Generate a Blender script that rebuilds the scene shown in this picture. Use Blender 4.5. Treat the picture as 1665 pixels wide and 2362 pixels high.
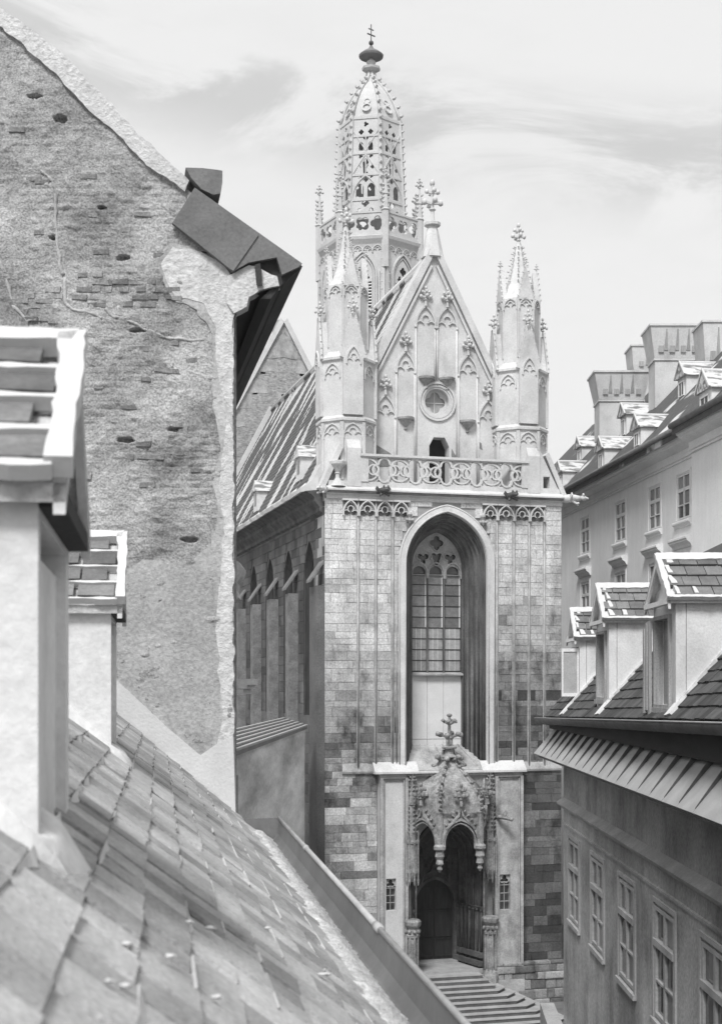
import bpy, math, random
from mathutils import Vector, Matrix, noise
from mathutils.geometry import tessellate_polygon
random.seed(7)
R = random.Random(11)
for o in list(bpy.data.objects): bpy.data.objects.remove(o)
S = bpy.context.scene
COL = S.collection
# ------------------------------------------------------------------ camera, sky, sun, exposure
F, CX, HZ, EYE = 3200.0, 832.5, 1581.0, 13.5          # focal length, axis and horizon in photo pixels, eye height
cam = bpy.data.cameras.new('camera'); co = bpy.data.objects.new('camera', cam); COL.objects.link(co)
co.location = (0, 0, EYE); co.rotation_euler = (math.pi/2, 0, 0)
cam.sensor_fit = 'VERTICAL'; cam.sensor_height = 24; cam.lens = F/2362*24
cam.shift_y = (HZ-1181)/2362; cam.clip_start = .05; cam.clip_end = 5000
cam.dof.use_dof = True; cam.dof.focus_distance = 58; cam.dof.aperture_fstop = 3.4
S.camera = co
SUN_EL, SUN_AZ = math.radians(52), math.radians(198)   # high, behind the camera, a little to its left (azimuth from +Y clockwise)
W = bpy.data.worlds.new('World'); S.world = W; W.use_nodes = True
n, l = W.node_tree.nodes, W.node_tree.links; n.clear()
sky = n.new('ShaderNodeTexSky'); sky.sky_type = 'NISHITA'; sky.sun_disc = False
sky.sun_elevation = SUN_EL; sky.sun_rotation = SUN_AZ; sky.air_density = 1.5; sky.dust_density = 4
bw = n.new('ShaderNodeRGBToBW'); l.new(sky.outputs[0], bw.inputs[0])
# thin bright cloud sheet over the whole sky with darker wisps drifting through it
tc = n.new('ShaderNodeTexCoord'); mp = n.new('ShaderNodeMapping'); mp.inputs['Scale'].default_value = (2.2, 2.2, 9.0)
mp.inputs['Rotation'].default_value = (0, math.radians(12), 0)
l.new(tc.outputs['Generated'], mp.inputs[0])
nz = n.new('ShaderNodeTexNoise'); nz.inputs['Scale'].default_value = 1.6; nz.inputs['Detail'].default_value = 7; nz.inputs['Roughness'].default_value = .62
l.new(mp.outputs[0], nz.inputs['Vector'])
mr = n.new('ShaderNodeMapRange'); mr.inputs[1].default_value = .46; mr.inputs[2].default_value = .68
mr.inputs[3].default_value = 1.0; mr.inputs[4].default_value = .94; l.new(nz.outputs[0], mr.inputs[0])
ov = n.new('ShaderNodeMath'); ov.operation = 'MULTIPLY'; ov.inputs[1].default_value = 4.45
sp = n.new('ShaderNodeSeparateXYZ'); l.new(tc.outputs['Generated'], sp.inputs[0])      # a long torn bank of grey cloud
def mrn(x, a, b, c, d):
    q = n.new('ShaderNodeMapRange'); q.interpolation_type = 'SMOOTHSTEP'; l.new(x, q.inputs[0])
    for i, v_ in enumerate((a, b, c, d)): q.inputs[i+1].default_value = v_
    return q.outputs[0]
def mth(x, y, op='MULTIPLY'):
    q = n.new('ShaderNodeMath'); q.operation = op; l.new(x, q.inputs[0])
    if isinstance(y, (int, float)): q.inputs[1].default_value = y
    else: l.new(y, q.inputs[1])
    return q.outputs[0]
mp2 = n.new('ShaderNodeMapping'); mp2.inputs['Scale'].default_value = (3.2, 3.2, 10); mp2.inputs['Rotation'].default_value = (0, math.radians(16), 0); l.new(tc.outputs['Generated'], mp2.inputs[0])
nz2 = n.new('ShaderNodeTexNoise'); nz2.inputs['Scale'].default_value = 1.3; nz2.inputs['Detail'].default_value = 10; nz2.inputs['Roughness'].default_value = .66; nz2.inputs['Distortion'].default_value = .8; l.new(mp2.outputs[0], nz2.inputs['Vector'])
tilt = mth(mth(sp.outputs[0], .16), sp.outputs[2], 'ADD')
bank = mth(mth(mrn(tilt, .325, .375, 0, 1), mrn(tilt, .385, .43, 1, 0)), mrn(nz2.outputs[0], .40, .58, 0, 1))
l.new(mth(mr.outputs[0], mth(mth(bank, -.27), 1, 'ADD')), ov.inputs[0])
mx = n.new('ShaderNodeMath'); mx.operation = 'MULTIPLY_ADD'; mx.inputs[1].default_value = .12; l.new(bw.outputs[0], mx.inputs[0]); l.new(ov.outputs[0], mx.inputs[2])
bg = n.new('ShaderNodeBackground'); bg.inputs[1].default_value = .1; l.new(mx.outputs[0], bg.inputs[0])
wo = n.new('ShaderNodeOutputWorld'); l.new(bg.outputs[0], wo.inputs[0])
sl = bpy.data.lights.new('sun', 'SUN'); sl.energy = 2.0; sl.angle = math.radians(15); sl.color = (1, 1, 1)
so = bpy.data.objects.new('sun', sl); COL.objects.link(so)
sdir = Vector((math.sin(SUN_AZ)*math.cos(SUN_EL), math.cos(SUN_AZ)*math.cos(SUN_EL), math.sin(SUN_EL)))
so.rotation_euler = sdir.to_track_quat('Z', 'Y').to_euler(); so.location = (30, -40, 80)
S.view_settings.view_transform = 'Standard'; S.view_settings.look = 'None'; S.view_settings.gamma = 1
S.view_settings.exposure = .88
S.cycles.max_bounces = 6; S.cycles.diffuse_bounces = 3; S.cycles.use_denoising = True

# ------------------------------------------------------------------ materials (the photograph is black and white: all greys)
def mat(name, lo, hi, sc=1.5, bump=.3, bsc=30, rough=.9, tone=None, tlo=.6, thi=1.3, stretch=(1, 1, 1), fine=.15, metal=0, bd=.02, snow=None, streak=0, spec=.25, soot=0):
    m = bpy.data.materials.new(name); m.use_nodes = True
    n, l = m.node_tree.nodes, m.node_tree.links
    b = n['Principled BSDF']; b.inputs['Roughness'].default_value = rough; b.inputs['Metallic'].default_value = metal
    b.inputs['Specular IOR Level'].default_value = spec
    g = n.new('ShaderNodeNewGeometry')
    def noi(scale, st=(1, 1, 1), det=6, rgh=.6):
        mp = n.new('ShaderNodeMapping'); mp.inputs['Scale'].default_value = st; l.new(g.outputs['Position'], mp.inputs[0])
        t = n.new('ShaderNodeTexNoise'); t.inputs['Scale'].default_value = scale; t.inputs['Detail'].default_value = det; t.inputs['Roughness'].default_value = rgh
        l.new(mp.outputs[0], t.inputs['Vector']); return t.outputs[0]
    def rng(x, a, bb, c, d):
        r = n.new('ShaderNodeMapRange'); l.new(x, r.inputs[0])
        for i, q in enumerate((a, bb, c, d)): r.inputs[i+1].default_value = q
        return r.outputs[0]
    def mul(x, y, op='MULTIPLY'):
        k = n.new('ShaderNodeMath'); k.operation = op; l.new(x, k.inputs[0])
        if isinstance(y, (int, float)): k.inputs[1].default_value = y
        else: l.new(y, k.inputs[1])
        return k.outputs[0]
    v = rng(noi(sc, stretch), .3, .7, lo, hi)
    fn = noi(bsc)
    v = mul(v, rng(fn, .3, .7, 1-fine, 1+fine))
    if streak: v = mul(v, rng(noi(2.2, (1, 1, .12)), .35, .65, 1-streak, 1+streak*.4))
    if soot:                                   # soot crust clinging to the stone in blotches that ignore the joints
        sk = rng(noi(.85, (1.2, 1.2, .8), 9, .68), .50, .66, 0, soot)
        if tone == 'attr':
            at0 = n.new('ShaderNodeAttribute'); at0.attribute_name = 'tone'; sk = mul(sk, rng(at0.outputs['Fac'], .45, .95, 1, .25))
        v = mul(v, rng(sk, 0, 1, 1, 0))
    if tone == 'obj':
        oi = n.new('ShaderNodeObjectInfo'); v = mul(v, rng(oi.outputs['Random'], 0, 1, tlo, thi))
    elif tone == 'attr':
        at = n.new('ShaderNodeAttribute'); at.attribute_name = 'tone'; v = mul(v, rng(at.outputs['Fac'], 0, 1, tlo, thi))
    if snow:                                   # lying snow: (scale, stretch, low, high[, rotation])
        tcn = n.new('ShaderNodeTexCoord'); mp = n.new('ShaderNodeMapping'); mp.inputs['Scale'].default_value = snow[1]
        if len(snow) > 4: mp.inputs['Rotation'].default_value = snow[4]
        l.new(tcn.outputs['Object'], mp.inputs[0])
        t = n.new('ShaderNodeTexNoise'); t.inputs['Scale'].default_value = snow[0]; t.inputs['Detail'].default_value = 4; l.new(mp.outputs[0], t.inputs['Vector'])
        k = rng(t.outputs[0], snow[2], snow[3], 0, 1)
        mixn = n.new('ShaderNodeMix'); l.new(k, mixn.inputs[0]); l.new(v, mixn.inputs[2]); mixn.inputs[3].default_value = .58
        v = mixn.outputs[0]
    l.new(v, b.inputs['Base Color'])
    if bump:
        bp = n.new('ShaderNodeBump'); bp.inputs['Strength'].default_value = bump; bp.inputs['Distance'].default_value = bd
        l.new(fn, bp.inputs['Height']); l.new(bp.outputs[0], b.inputs['Normal'])
    return m
M = {}
M['pale'] = mat('pale_stone', .50, .64, .8, .3, 16, fine=.12, soot=.18)
M['tower'] = mat('tower_stone', .44, .56, .8, .25, 14, fine=.12)
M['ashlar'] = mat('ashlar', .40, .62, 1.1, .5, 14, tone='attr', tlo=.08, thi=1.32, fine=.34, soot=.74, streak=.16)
M['core'] = mat('mortar_core', .26, .42, 2, .4, 20)
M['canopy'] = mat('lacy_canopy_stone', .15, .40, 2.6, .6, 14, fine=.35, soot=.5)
M['mid'] = mat('weathered_stone', .28, .48, 1.6, .45, 16, fine=.22, soot=.4)
M['moulding'] = mat('shaded_moulding', .035, .19, 1.1, .4, 14, stretch=(1.5, 1.5, .35), fine=.25)  # shade of the deep reveals put into a dark stone tone
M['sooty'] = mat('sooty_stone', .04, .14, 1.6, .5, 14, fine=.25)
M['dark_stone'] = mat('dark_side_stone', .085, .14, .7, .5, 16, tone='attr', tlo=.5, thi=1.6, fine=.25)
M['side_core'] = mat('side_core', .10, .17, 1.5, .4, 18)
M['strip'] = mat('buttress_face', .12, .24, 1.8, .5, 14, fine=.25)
M['slate'] = mat('snowy_roof_tiles', .075, .13, 5, .7, 22, bd=.05, snow=(1.15, (.26, .60, .12), .53, .552, (0, 0, math.radians(14))))
M['slate_bare'] = mat('bare_roof_tiles', .05, .09, 4, .6, 20, tone='attr', tlo=.8, thi=1.2, fine=.3)
M['snow'] = mat('snow', .50, .60, 2, .35, 9, rough=.7, fine=.04)
M['snowtile'] = mat('snow_tile', .16, .24, 3, .5, 15, snow=(1.6, (1, 3, 3), .42, .52))
M['plaster_white'] = mat('white_plaster', .60, .76, 1.2, .5, 24, fine=.1, bd=.012, soot=.22)
M['plaster_palace'] = mat('palace_plaster', .72, .82, .5, .15, 16, fine=.06, streak=.06)  # the palace wall's own pale plaster
M['palace_trim'] = mat('palace_trim', .64, .76, .8, .15, 14, fine=.1)
M['rough'] = mat('rough_plaster', .19, .48, 1.2, .8, 44, fine=.46, bd=.025, soot=.40)
M['smooth'] = mat('smooth_plaster', .27, .50, 1.1, .7, 28, fine=.25, bd=.02)
M['lime'] = mat('limewash', .52, .64, 1.8, .35, 30, fine=.06)
M['verge'] = mat('verge_mortar', .46, .64, 4, .8, 22, fine=.2, bd=.03)
M['brick'] = mat('brick', .13, .28, 6, .9, 50, tone='obj', tlo=.7, thi=1.4, fine=.35, bd=.01)
M['brick_far'] = mat('distant_brick', .18, .44, 3.2, .8, 5, stretch=(1.3, 1.3, 6), fine=.30, bd=.06)
M['tile'] = mat('frosted_tile', .22, .48, 2.6, .8, 60, stretch=(1,.4,1), tone='obj', tlo=.72, thi=1.25, fine=.24, bd=.010)
M['tile_stuff'] = mat('frosted_tile_far', .22, .46, 2.2, .6, 30, stretch=(1,.35,1), tone='attr', tlo=.75, thi=1.2, fine=.12, bd=.008)
M['dtile'] = mat('dark_tile', .045, .085, 3, .5, 50, tone='obj', tlo=.7, thi=1.5, fine=.25, bd=.006)
M['dtile_stuff'] = mat('dark_tile_far', .045, .085, 3, .5, 50, tone='attr', tlo=.7, thi=1.5, fine=.25, bd=.006)
M['gtile'] = mat('grey_tile', .12, .19, 5, .5, 50, tone='obj', tlo=.75, thi=1.35, fine=.2, bd=.006)
M['zinc'] = mat('zinc_sheet', .30, .40, 2, .1, 30, rough=.55, fine=.06, spec=.4)
M['gutter'] = mat('gutter_sheet', .10, .17, 1.5, .15, 20, rough=.5, fine=.1, spec=.4)
M['gutlip'] = mat('gutter_roll', .34, .46, 3, .15, 20, rough=.5, fine=.1)
M['slush'] = mat('granular_slush', .42, .72, 14, 1.0, 70, fine=.3, bd=.02)
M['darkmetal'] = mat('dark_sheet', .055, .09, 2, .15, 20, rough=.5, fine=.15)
M['boarding'] = mat('grey_boarding', .13, .19, 3, .35, 30, fine=.15)
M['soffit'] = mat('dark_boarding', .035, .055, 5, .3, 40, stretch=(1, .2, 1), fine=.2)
M['wood'] = mat('dark_wood', .02, .045, 4, .4, 40, stretch=(3, 3, .3))
M['oldwood'] = mat('weathered_wood', .24, .42, 5, .4, 40, stretch=(4, 4, .25), fine=.2)
M['paint'] = mat('white_paint', .62, .74, 4, .1, 40, rough=.5)
M['greypaint'] = mat('grey_paint', .32, .42, 4, .1, 40, rough=.5)
M['glass'] = mat('window_glass', .03, .07, .6, 0, 10, rough=.08, spec=.8)
M['pane'] = mat('leaded_glass', .15, .24, 5, .4, 22, rough=.35, tone='obj', tlo=.6, thi=1.35, spec=.5, fine=.2)
M['board'] = mat('boarded_panel', .60, .70, 1.6, .2, 20, fine=.06)
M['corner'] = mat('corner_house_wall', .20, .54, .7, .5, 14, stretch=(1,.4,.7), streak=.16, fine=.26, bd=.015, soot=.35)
M['corner_trim'] = mat('corner_house_trim', .32, .48, 1, .3, 20, streak=.12)
M['street'] = mat('street_paving', .10, .17, 1.2, .5, 14)
M['riser'] = mat('shaded_riser_stone', .08, .15, 2, .4, 20, fine=.2)  # shade on the step fronts put into a darker stone
M['pane_clear'] = mat('clear_leaded_glass', .26, .36, 5, .3, 22, rough=.35, tone='obj', tlo=.75, thi=1.25, spec=.5, fine=.2)
M['step'] = mat('pale_step', .26, .40, 2, .35, 24, fine=.15)
M['void'] = mat('dark_interior', .012, .02, 2, 0)
M['annex'] = mat('stained_plaster', .32, .90, .9, .5, 12, stretch=(1,.16,1), fine=.2)
M['peel'] = mat('peeled_patch', .16, .26, 3, .5, 20, fine=.2)

# ------------------------------------------------------------------ mesh building
class MB:
    def __init__(s): s.v, s.f, s.m, s.t, s.sm = [], [], [], [], []
    def add(s, vs, fs, mi=0, tone=.5, smooth=False):
        o = len(s.v); s.v += [tuple(v) for v in vs]
        for f in fs: s.f.append([i+o for i in f]); s.m.append(mi); s.t.append(tone); s.sm.append(smooth)
        return s
    def box(s, x0, x1, y0, y1, z0, z1, mi=0, tone=.5):
        return s.add([(x0,y0,z0),(x1,y0,z0),(x1,y1,z0),(x0,y1,z0),(x0,y0,z1),(x1,y0,z1),(x1,y1,z1),(x0,y1,z1)],
                     [(0,3,2,1),(4,5,6,7),(0,1,5,4),(1,2,6,5),(2,3,7,6),(3,0,4,7)], mi, tone)
    def hexa(s, b, t, mi=0, tone=.5):          # eight corners: bottom ring, top ring
        k = len(b)
        return s.add(list(b)+list(t), [tuple(range(k-1,-1,-1)), tuple(range(k,2*k))]+[(i,(i+1)%k,k+(i+1)%k,k+i) for i in range(k)], mi, tone)
    def bar(s, p, q, w, h, up=Vector((0,0,1)), mi=0, tone=.5):   # a straight square bar from p to q
        p, q = Vector(p), Vector(q); d = (q-p).normalized(); a = d.cross(up)
        if a.length < 1e-4: a = d.cross(Vector((1,0,0)))
        a.normalize(); c = a.cross(d); a *= w/2; c *= h/2
        return s.hexa([p-a-c,p+a-c,p+a+c,p-a+c],[q-a-c,q+a-c,q+a+c,q-a+c], mi, tone)
    def plate(s, P, outer, holes, d0, d1, mi=0, tone=.5, back=True):
        loops = [outer]+list(holes); flat = [p for L in loops for p in L]
        tris = tessellate_polygon([[Vector((p[0],p[1],0)) for p in L] for L in loops])
        k = len(flat); vs = [P(p[0],p[1],d0) for p in flat]+[P(p[0],p[1],d1) for p in flat]
        fs = [tuple(t) for t in tris]
        if back: fs += [tuple(i+k for i in reversed(t)) for t in tris]
        o = 0
        for L in loops:
            q = len(L)
            for i in range(q): fs.append((o+i, o+(i+1)%q, k+o+(i+1)%q, k+o+i))
            o += q
        return s.add(vs, fs, mi, tone)
    def band(s, P, path, w, d0, d1, closed=False, mi=0, tone=.5):   # flat bar following a 2-D path
        k = len(path); A, B = [], []
        for i in range(k):
            a = path[i-1] if (i > 0 or closed) else path[i]; b = path[(i+1) % k] if (i < k-1 or closed) else path[i]
            dx, dy = b[0]-a[0], b[1]-a[1]; L = math.hypot(dx, dy) or 1
            nx, ny = -dy/L*w/2, dx/L*w/2
            A.append((path[i][0]+nx, path[i][1]+ny)); B.append((path[i][0]-nx, path[i][1]-ny))
        vs = []
        for a, b in zip(A, B): vs += [P(a[0],a[1],d0), P(b[0],b[1],d0), P(b[0],b[1],d1), P(a[0],a[1],d1)]
        fs = []
        for i in range(k if closed else k-1):
            p, q = i*4, ((i+1) % k)*4
            fs += [(p,p+1,q+1,q),(p+1,p+2,q+2,q+1),(p+3,p,q,q+3)]
        if not closed: fs += [(0,3,2,1),((k-1)*4,(k-1)*4+1,(k-1)*4+2,(k-1)*4+3)]
        return s.add(vs, fs, mi, tone)
    def tube(s, path, r, k=8, mi=0, tone=.5, caps=True, half=None, smooth=True):
        pts = [Vector(p) for p in path]; rs = r if isinstance(r, (list, tuple)) else [r]*len(pts)
        vs, fs = [], []; ref = None
        for i, p in enumerate(pts):
            d = (pts[min(i+1,len(pts)-1)]-pts[max(i-1,0)]).normalized()
            if ref is None: ref = d.cross(Vector((0,0,1))) if abs(d.z) < .95 else d.cross(Vector((0,1,0)))
            ref = (ref - d*ref.dot(d)).normalized(); b = d.cross(ref)
            for j in range(k):
                a = 2*math.pi*j/k; vs.append(p+(ref*math.cos(a)+b*math.sin(a))*rs[i])
        for i in range(len(pts)-1):
            for j in range(k): fs.append((i*k+j, i*k+(j+1) % k, (i+1)*k+(j+1) % k, (i+1)*k+j))
        if caps: fs += [tuple(range(k-1,-1,-1)), tuple((len(pts)-1)*k+j for j in range(k))]
        return s.add(vs, fs, mi, tone, smooth)
    def loft(s, loops, closed=True, mi=0, tone=.5, smooth=False, cap0=False, cap1=False):
        k = len(loops[0]); vs = [p for L in loops for p in L]; fs = []
        for i in range(len(loops)-1):
            for j in range(k if closed else k-1): fs.append((i*k+j, i*k+(j+1) % k, (i+1)*k+(j+1) % k, (i+1)*k+j))
        if cap0: fs.append(tuple(range(k-1,-1,-1)))
        if cap1: fs.append(tuple((len(loops)-1)*k+j for j in range(k)))
        return s.add(vs, fs, mi, tone, smooth)
    def lathe(s, c, prof, k=8, rot=0, mi=0, tone=.5, smooth=False, a0=0, a1=2*math.pi):
        full = abs(a1-a0-2*math.pi) < 1e-6; kk = k if full else k+1; loops = []
        for r, z in prof:
            loops.append([(c[0]+r*math.cos(rot+a0+(a1-a0)*j/k), c[1]+r*math.sin(rot+a0+(a1-a0)*j/k), z) for j in range(kk)])
        return s.loft(loops, full, mi, tone, smooth, full, full)
    def ball(s, c, r, sz=1., mi=0, tone=.5, k=6, m=4, jit=0, smooth=True):
        vs = [(c[0],c[1],c[2]-r*sz)]; fs = []
        for i in range(1, m):
            ph = math.pi*i/m
            for j in range(k):
                q = 1+jit*(R.random()-.5)
                vs.append((c[0]+r*q*math.sin(ph)*math.cos(2*math.pi*j/k), c[1]+r*q*math.sin(ph)*math.sin(2*math.pi*j/k), c[2]-r*q*sz*math.cos(ph)))
        vs.append((c[0],c[1],c[2]+r*sz)); N = len(vs)-1
        for j in range(k):
            fs.append((0, 1+(j+1) % k, 1+j)); fs.append((N, N-k+j, N-k+(j+1) % k))
            for i in range(m-2): a = 1+i*k; fs.append((a+j, a+(j+1) % k, a+k+(j+1) % k, a+k+j))
        return s.add(vs, fs, mi, tone, smooth)
    def build(s, name, mats, parent=None, kind=None, off=None, label=None):
        me = bpy.data.meshes.new(name)
        vs = [tuple(Vector(v)-off) for v in s.v] if off is not None else s.v
        me.from_pydata(vs, [], s.f)
        if not isinstance(mats, (list, tuple)): mats = [mats]
        for m in mats: me.materials.append(M[m] if isinstance(m, str) else m)
        me.polygons.foreach_set('material_index', s.m); me.polygons.foreach_set('use_smooth', s.sm)
        at = me.attributes.new('tone', 'FLOAT', 'FACE'); at.data.foreach_set('value', s.t)
        me.update()
        o = bpy.data.objects.new(name, me); COL.objects.link(o)
        if parent: o.parent = parent
        if kind: o['kind'] = kind
        if label: o['label'] = label
        return o
def root(name, label, cat, loc, rz=0, group=None):
    o = bpy.data.objects.new(name, None); COL.objects.link(o); o.location = loc; o.rotation_euler = (0, 0, rz)
    o.empty_display_size = .3; o['label'] = label; o['category'] = cat
    if group: o['group'] = group
    return o
def place(me, name, parent, mtx, m=None):
    o = bpy.data.objects.new(name, me); COL.objects.link(o); o.parent = parent; o.matrix_basis = mtx
    return o
# ---- outlines
def arc(cx, cz, r, a0, a1, k): return [(cx+r*math.cos(a0+(a1-a0)*i/k), cz+r*math.sin(a0+(a1-a0)*i/k)) for i in range(k+1)]
def arch(cx, w, zs, za, zb=None, off=0., k=8):       # pointed arch outline from left base over the apex to right base
    h = za-zs
    if h >= w:
        Rr = (w*w+h*h)/(2*w); r = Rr-off; c = Rr-w; e = math.acos(min(1, c/r)) if r > c else .1
        L = [(cx+c-r*math.cos(e*i/k), zs+r*math.sin(e*i/k)) for i in range(k+1)]
    else:
        w2, h2 = w-off, h-off
        L = [(cx-w2*math.cos(math.pi/2*i/k), zs+h2*math.sin(math.pi/2*i/k)) for i in range(k+1)]
    Rt = [(2*cx-x, z) for x, z in reversed(L[:-1])]
    P = L+Rt
    if zb is not None: P = [(L[0][0], zb)]+P+[(Rt[-1][0], zb)]
    return P
def foil(cx, cz, r, n=4, rot=0, q=.5, k=6):          # outline of n overlapping circles
    dd, rf = r*q, r*(1-q); 
    if rf < dd*math.sin(math.pi/n): rf = dd*math.sin(math.pi/n)*1.02
    t = dd*math.cos(math.pi/n)+math.sqrt(max(0, rf*rf-(dd*math.sin(math.pi/n))**2))
    h = math.atan2(t*math.sin(math.pi/n), t*math.cos(math.pi/n)-dd); out = []
    for i in range(n):
        a = rot+2*math.pi*i/n
        out += arc(cx+dd*math.cos(a), cz+dd*math.sin(a), rf, a-h*.97, a+h*.97, k)
    return out
def circ(cx, cz, r, k=16): return [(cx+r*math.cos(2*math.pi*i/k), cz+r*math.sin(2*math.pi*i/k)) for i in range(k)]
def rect(a0, a1, b0, b1): return [(a0,b0),(a1,b0),(a1,b1),(a0,b1)]
def ragged(poly, step, amp, rg=R):                   # break a straight outline into an uneven one
    out = []
    for i in range(len(poly)):
        a, b = Vector(poly[i]), Vector(poly[(i+1) % len(poly)]); L = (b-a).length; k = max(1, int(L/step)); nrm = Vector((-(b-a).y, (b-a).x)).normalized()
        for j in range(k):
            p = a+(b-a)*j/k
            if j: p = p+nrm*amp*(1.5*noise.noise(Vector((p.x, p.y, 7))*(.35/step))+.8*noise.noise(Vector((p.x, p.y, 3))*(.95/step)))
            out.append((p.x, p.y))
    return out
def frame(O, A, B, D):
    O, A, B, D = Vector(O), Vector(A), Vector(B), Vector(D)
    return lambda a, b, d: O+A*a+B*b+D*d
X, Y, Z = Vector((1,0,0)), Vector((0,1,0)), Vector((0,0,1))
def courses(a0, a1, b0, b1, hr, wr, gaps, rg):
    out = []; b = b0
    while b < b1-.12:
        h = min(rg.uniform(*hr), b1-b)
        if b1-b-h < .14: h = b1-b
        iv = [(a0, a1)]
        for g0, g1 in gaps(b, b+h):
            nv = []
            for p, q in iv:
                if g1 <= p or g0 >= q: nv.append((p, q))
                else:
                    if g0-p > .06: nv.append((p, g0))
                    if q-g1 > .06: nv.append((g1, q))
            iv = nv
        for p, q in iv:
            a = p; first = True
            while a < q-.02:
                w = rg.uniform(*wr)*(rg.uniform(.5, 1) if first else 1); first = False
                if q-a-w < .22: w = q-a
                out.append((a, b, w, h)); a += w
        b += h
    return out
def block(mb, P, a, b, w, h, front, back, tone, rg, g=.004, ch=.009):
    j = lambda: rg.uniform(-.5, .5)*.012
    fr = front+rg.uniform(-.010, .008)
    o = [(a+g,b+g),(a+w-g,b+g),(a+w-g,b+h-g),(a+g,b+h-g)]
    i = [(a+g+ch+j(),b+g+ch+j()),(a+w-g-ch+j(),b+g+ch+j()),(a+w-g-ch+j(),b+h-g-ch+j()),(a+g+ch+j(),b+h-g-ch+j())]
    vs = [P(x,y,back) for x,y in o]+[P(x,y,fr+.012) for x,y in o]+[P(x,y,fr) for x,y in i]
    fs = [(8,9,10,11)]+[(k,(k+1)%4,4+(k+1)%4,4+k) for k in range(4)]+[(4+k,4+(k+1)%4,8+(k+1)%4,8+k) for k in range(4)]
    mb.add(vs, fs, 0, tone)
def finial(mb, c, h, mi=0, w=1.):                    # stone cross-flower on a stalk
    x, y, z = c
    mb.lathe((x,y), [(.07*h*w,z),(.05*h*w,z+h*.3),(.10*h*w,z+h*.34),(.045*h*w,z+h*.38),(.04*h*w,z+h)], 6, 0, mi)
    for zz, rr, br in ((.52, .22, .085), (.78, .15, .065)):
        for i in range(4):
            a = math.pi/2*i; q = rr*h*w
            mb.ball((x+q*math.cos(a), y+q*math.sin(a), z+zz*h), br*h*w, 1.1, mi, k=5, m=3, jit=.4)
            mb.bar((x,y,z+(zz-.03)*h), (x+q*math.cos(a), y+q*math.sin(a), z+zz*h), .06*h*w, .06*h*w, mi=mi)
    mb.ball((x,y,z+h), .075*h*w, 1.3, mi, k=5, m=3)
def crockets(mb, p, q, n, out, size, mi=0):          # leaf knobs climbing an edge
    p, q, out = Vector(p), Vector(q), Vector(out).normalized()
    for i in range(n):
        c = p+(q-p)*(i+.5)/n
        mb.ball(c+out*size*.7, size*.55, .8, mi, k=5, m=3, jit=.5)
        mb.bar(c, c+out*size*1.3+Z*size*.3, size*.4, size*.4, mi=mi)
def ray(u, v): return Vector(((u-CX)/F, 1, (HZ-v)/F))
def hit(u, v, p, nrm):                               # where a line of sight meets a real plane of the place
    r = ray(u, v); o = Vector((0,0,EYE)); return o+r*((Vector(p)-o).dot(Vector(nrm))/r.dot(Vector(nrm)))
# ------------------------------------------------------------------ ground
mb = MB(); mb.add([(-2500,-300,0),(2500,-300,0),(2500,2500,0),(-2500,2500,0)], [(0,1,2,3)])
o = mb.build('street', 'street'); o['kind'] = 'structure'

# ================================================================== CHURCH (local frame: x along the west front, y into the church)
TH = math.radians(15.04); E1 = Vector((math.cos(TH), math.sin(TH), 0)); E2 = Vector((-math.sin(TH), math.cos(TH), 0)); C0 = Vector((-1.505, 57, 0))
def fs(u, v, d=0):
    p = hit(u, v, C0+E2*d, E2)-C0; return p.dot(E1), p.z
church = root('church', 'tall pale gothic church with openwork spire, steep gable and canopied porch', 'church', C0, TH)
FP = lambda a, b, d: Vector((a, d, b))
AC, AW, AS, AA = 5.285, 1.785, 18.6, 20.76           # great window arch: centre, half width, spring, apex
# -- front wall: mortar core and its ashlar blocks
mb = MB()
mainhole = arch(AC, AW+.02, AS, AA+.02, 9.95)
porthole = arch(5.35, 1.62, 6.2, 7.9, .3)
mb.plate(FP, rect(0, 10.5, -1, 21.5), [mainhole, porthole], .04, 1.5)
fw = mb.build('facade_wall', 'core', church)
def gaps_f(b0, b1):
    g = []; m = (b0+b1)/2
    if b1 > 9.8 and b0 < AA+.3:
        t = min(max(b0, AS), AA+.3)
        hh = AA+.34-AS; w = AW+.30
        if t > AS: w *= math.sqrt(max(.02, 1-((t-AS)/hh)**2))
        g.append((AC-w, AC+w))
    if b0 < 9.8: g.append((2.25, 8.62))
    return g
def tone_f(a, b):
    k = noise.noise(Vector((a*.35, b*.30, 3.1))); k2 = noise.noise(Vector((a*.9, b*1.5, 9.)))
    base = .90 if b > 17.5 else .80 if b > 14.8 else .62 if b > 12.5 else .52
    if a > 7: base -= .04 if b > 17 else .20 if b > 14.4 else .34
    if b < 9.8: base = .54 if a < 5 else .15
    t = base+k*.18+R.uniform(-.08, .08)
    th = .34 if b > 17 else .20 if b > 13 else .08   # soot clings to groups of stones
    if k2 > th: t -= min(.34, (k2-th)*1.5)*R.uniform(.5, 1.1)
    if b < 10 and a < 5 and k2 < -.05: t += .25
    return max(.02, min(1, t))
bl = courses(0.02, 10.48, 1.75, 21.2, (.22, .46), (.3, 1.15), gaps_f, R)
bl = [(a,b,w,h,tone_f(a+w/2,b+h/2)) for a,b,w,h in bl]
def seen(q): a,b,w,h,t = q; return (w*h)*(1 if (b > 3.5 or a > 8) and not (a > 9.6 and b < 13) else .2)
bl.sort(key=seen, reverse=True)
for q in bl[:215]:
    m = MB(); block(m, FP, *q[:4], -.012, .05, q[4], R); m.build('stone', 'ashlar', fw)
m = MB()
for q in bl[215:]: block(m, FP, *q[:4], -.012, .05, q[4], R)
m.build('stone_infill', 'ashlar', fw, 'stuff')
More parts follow.
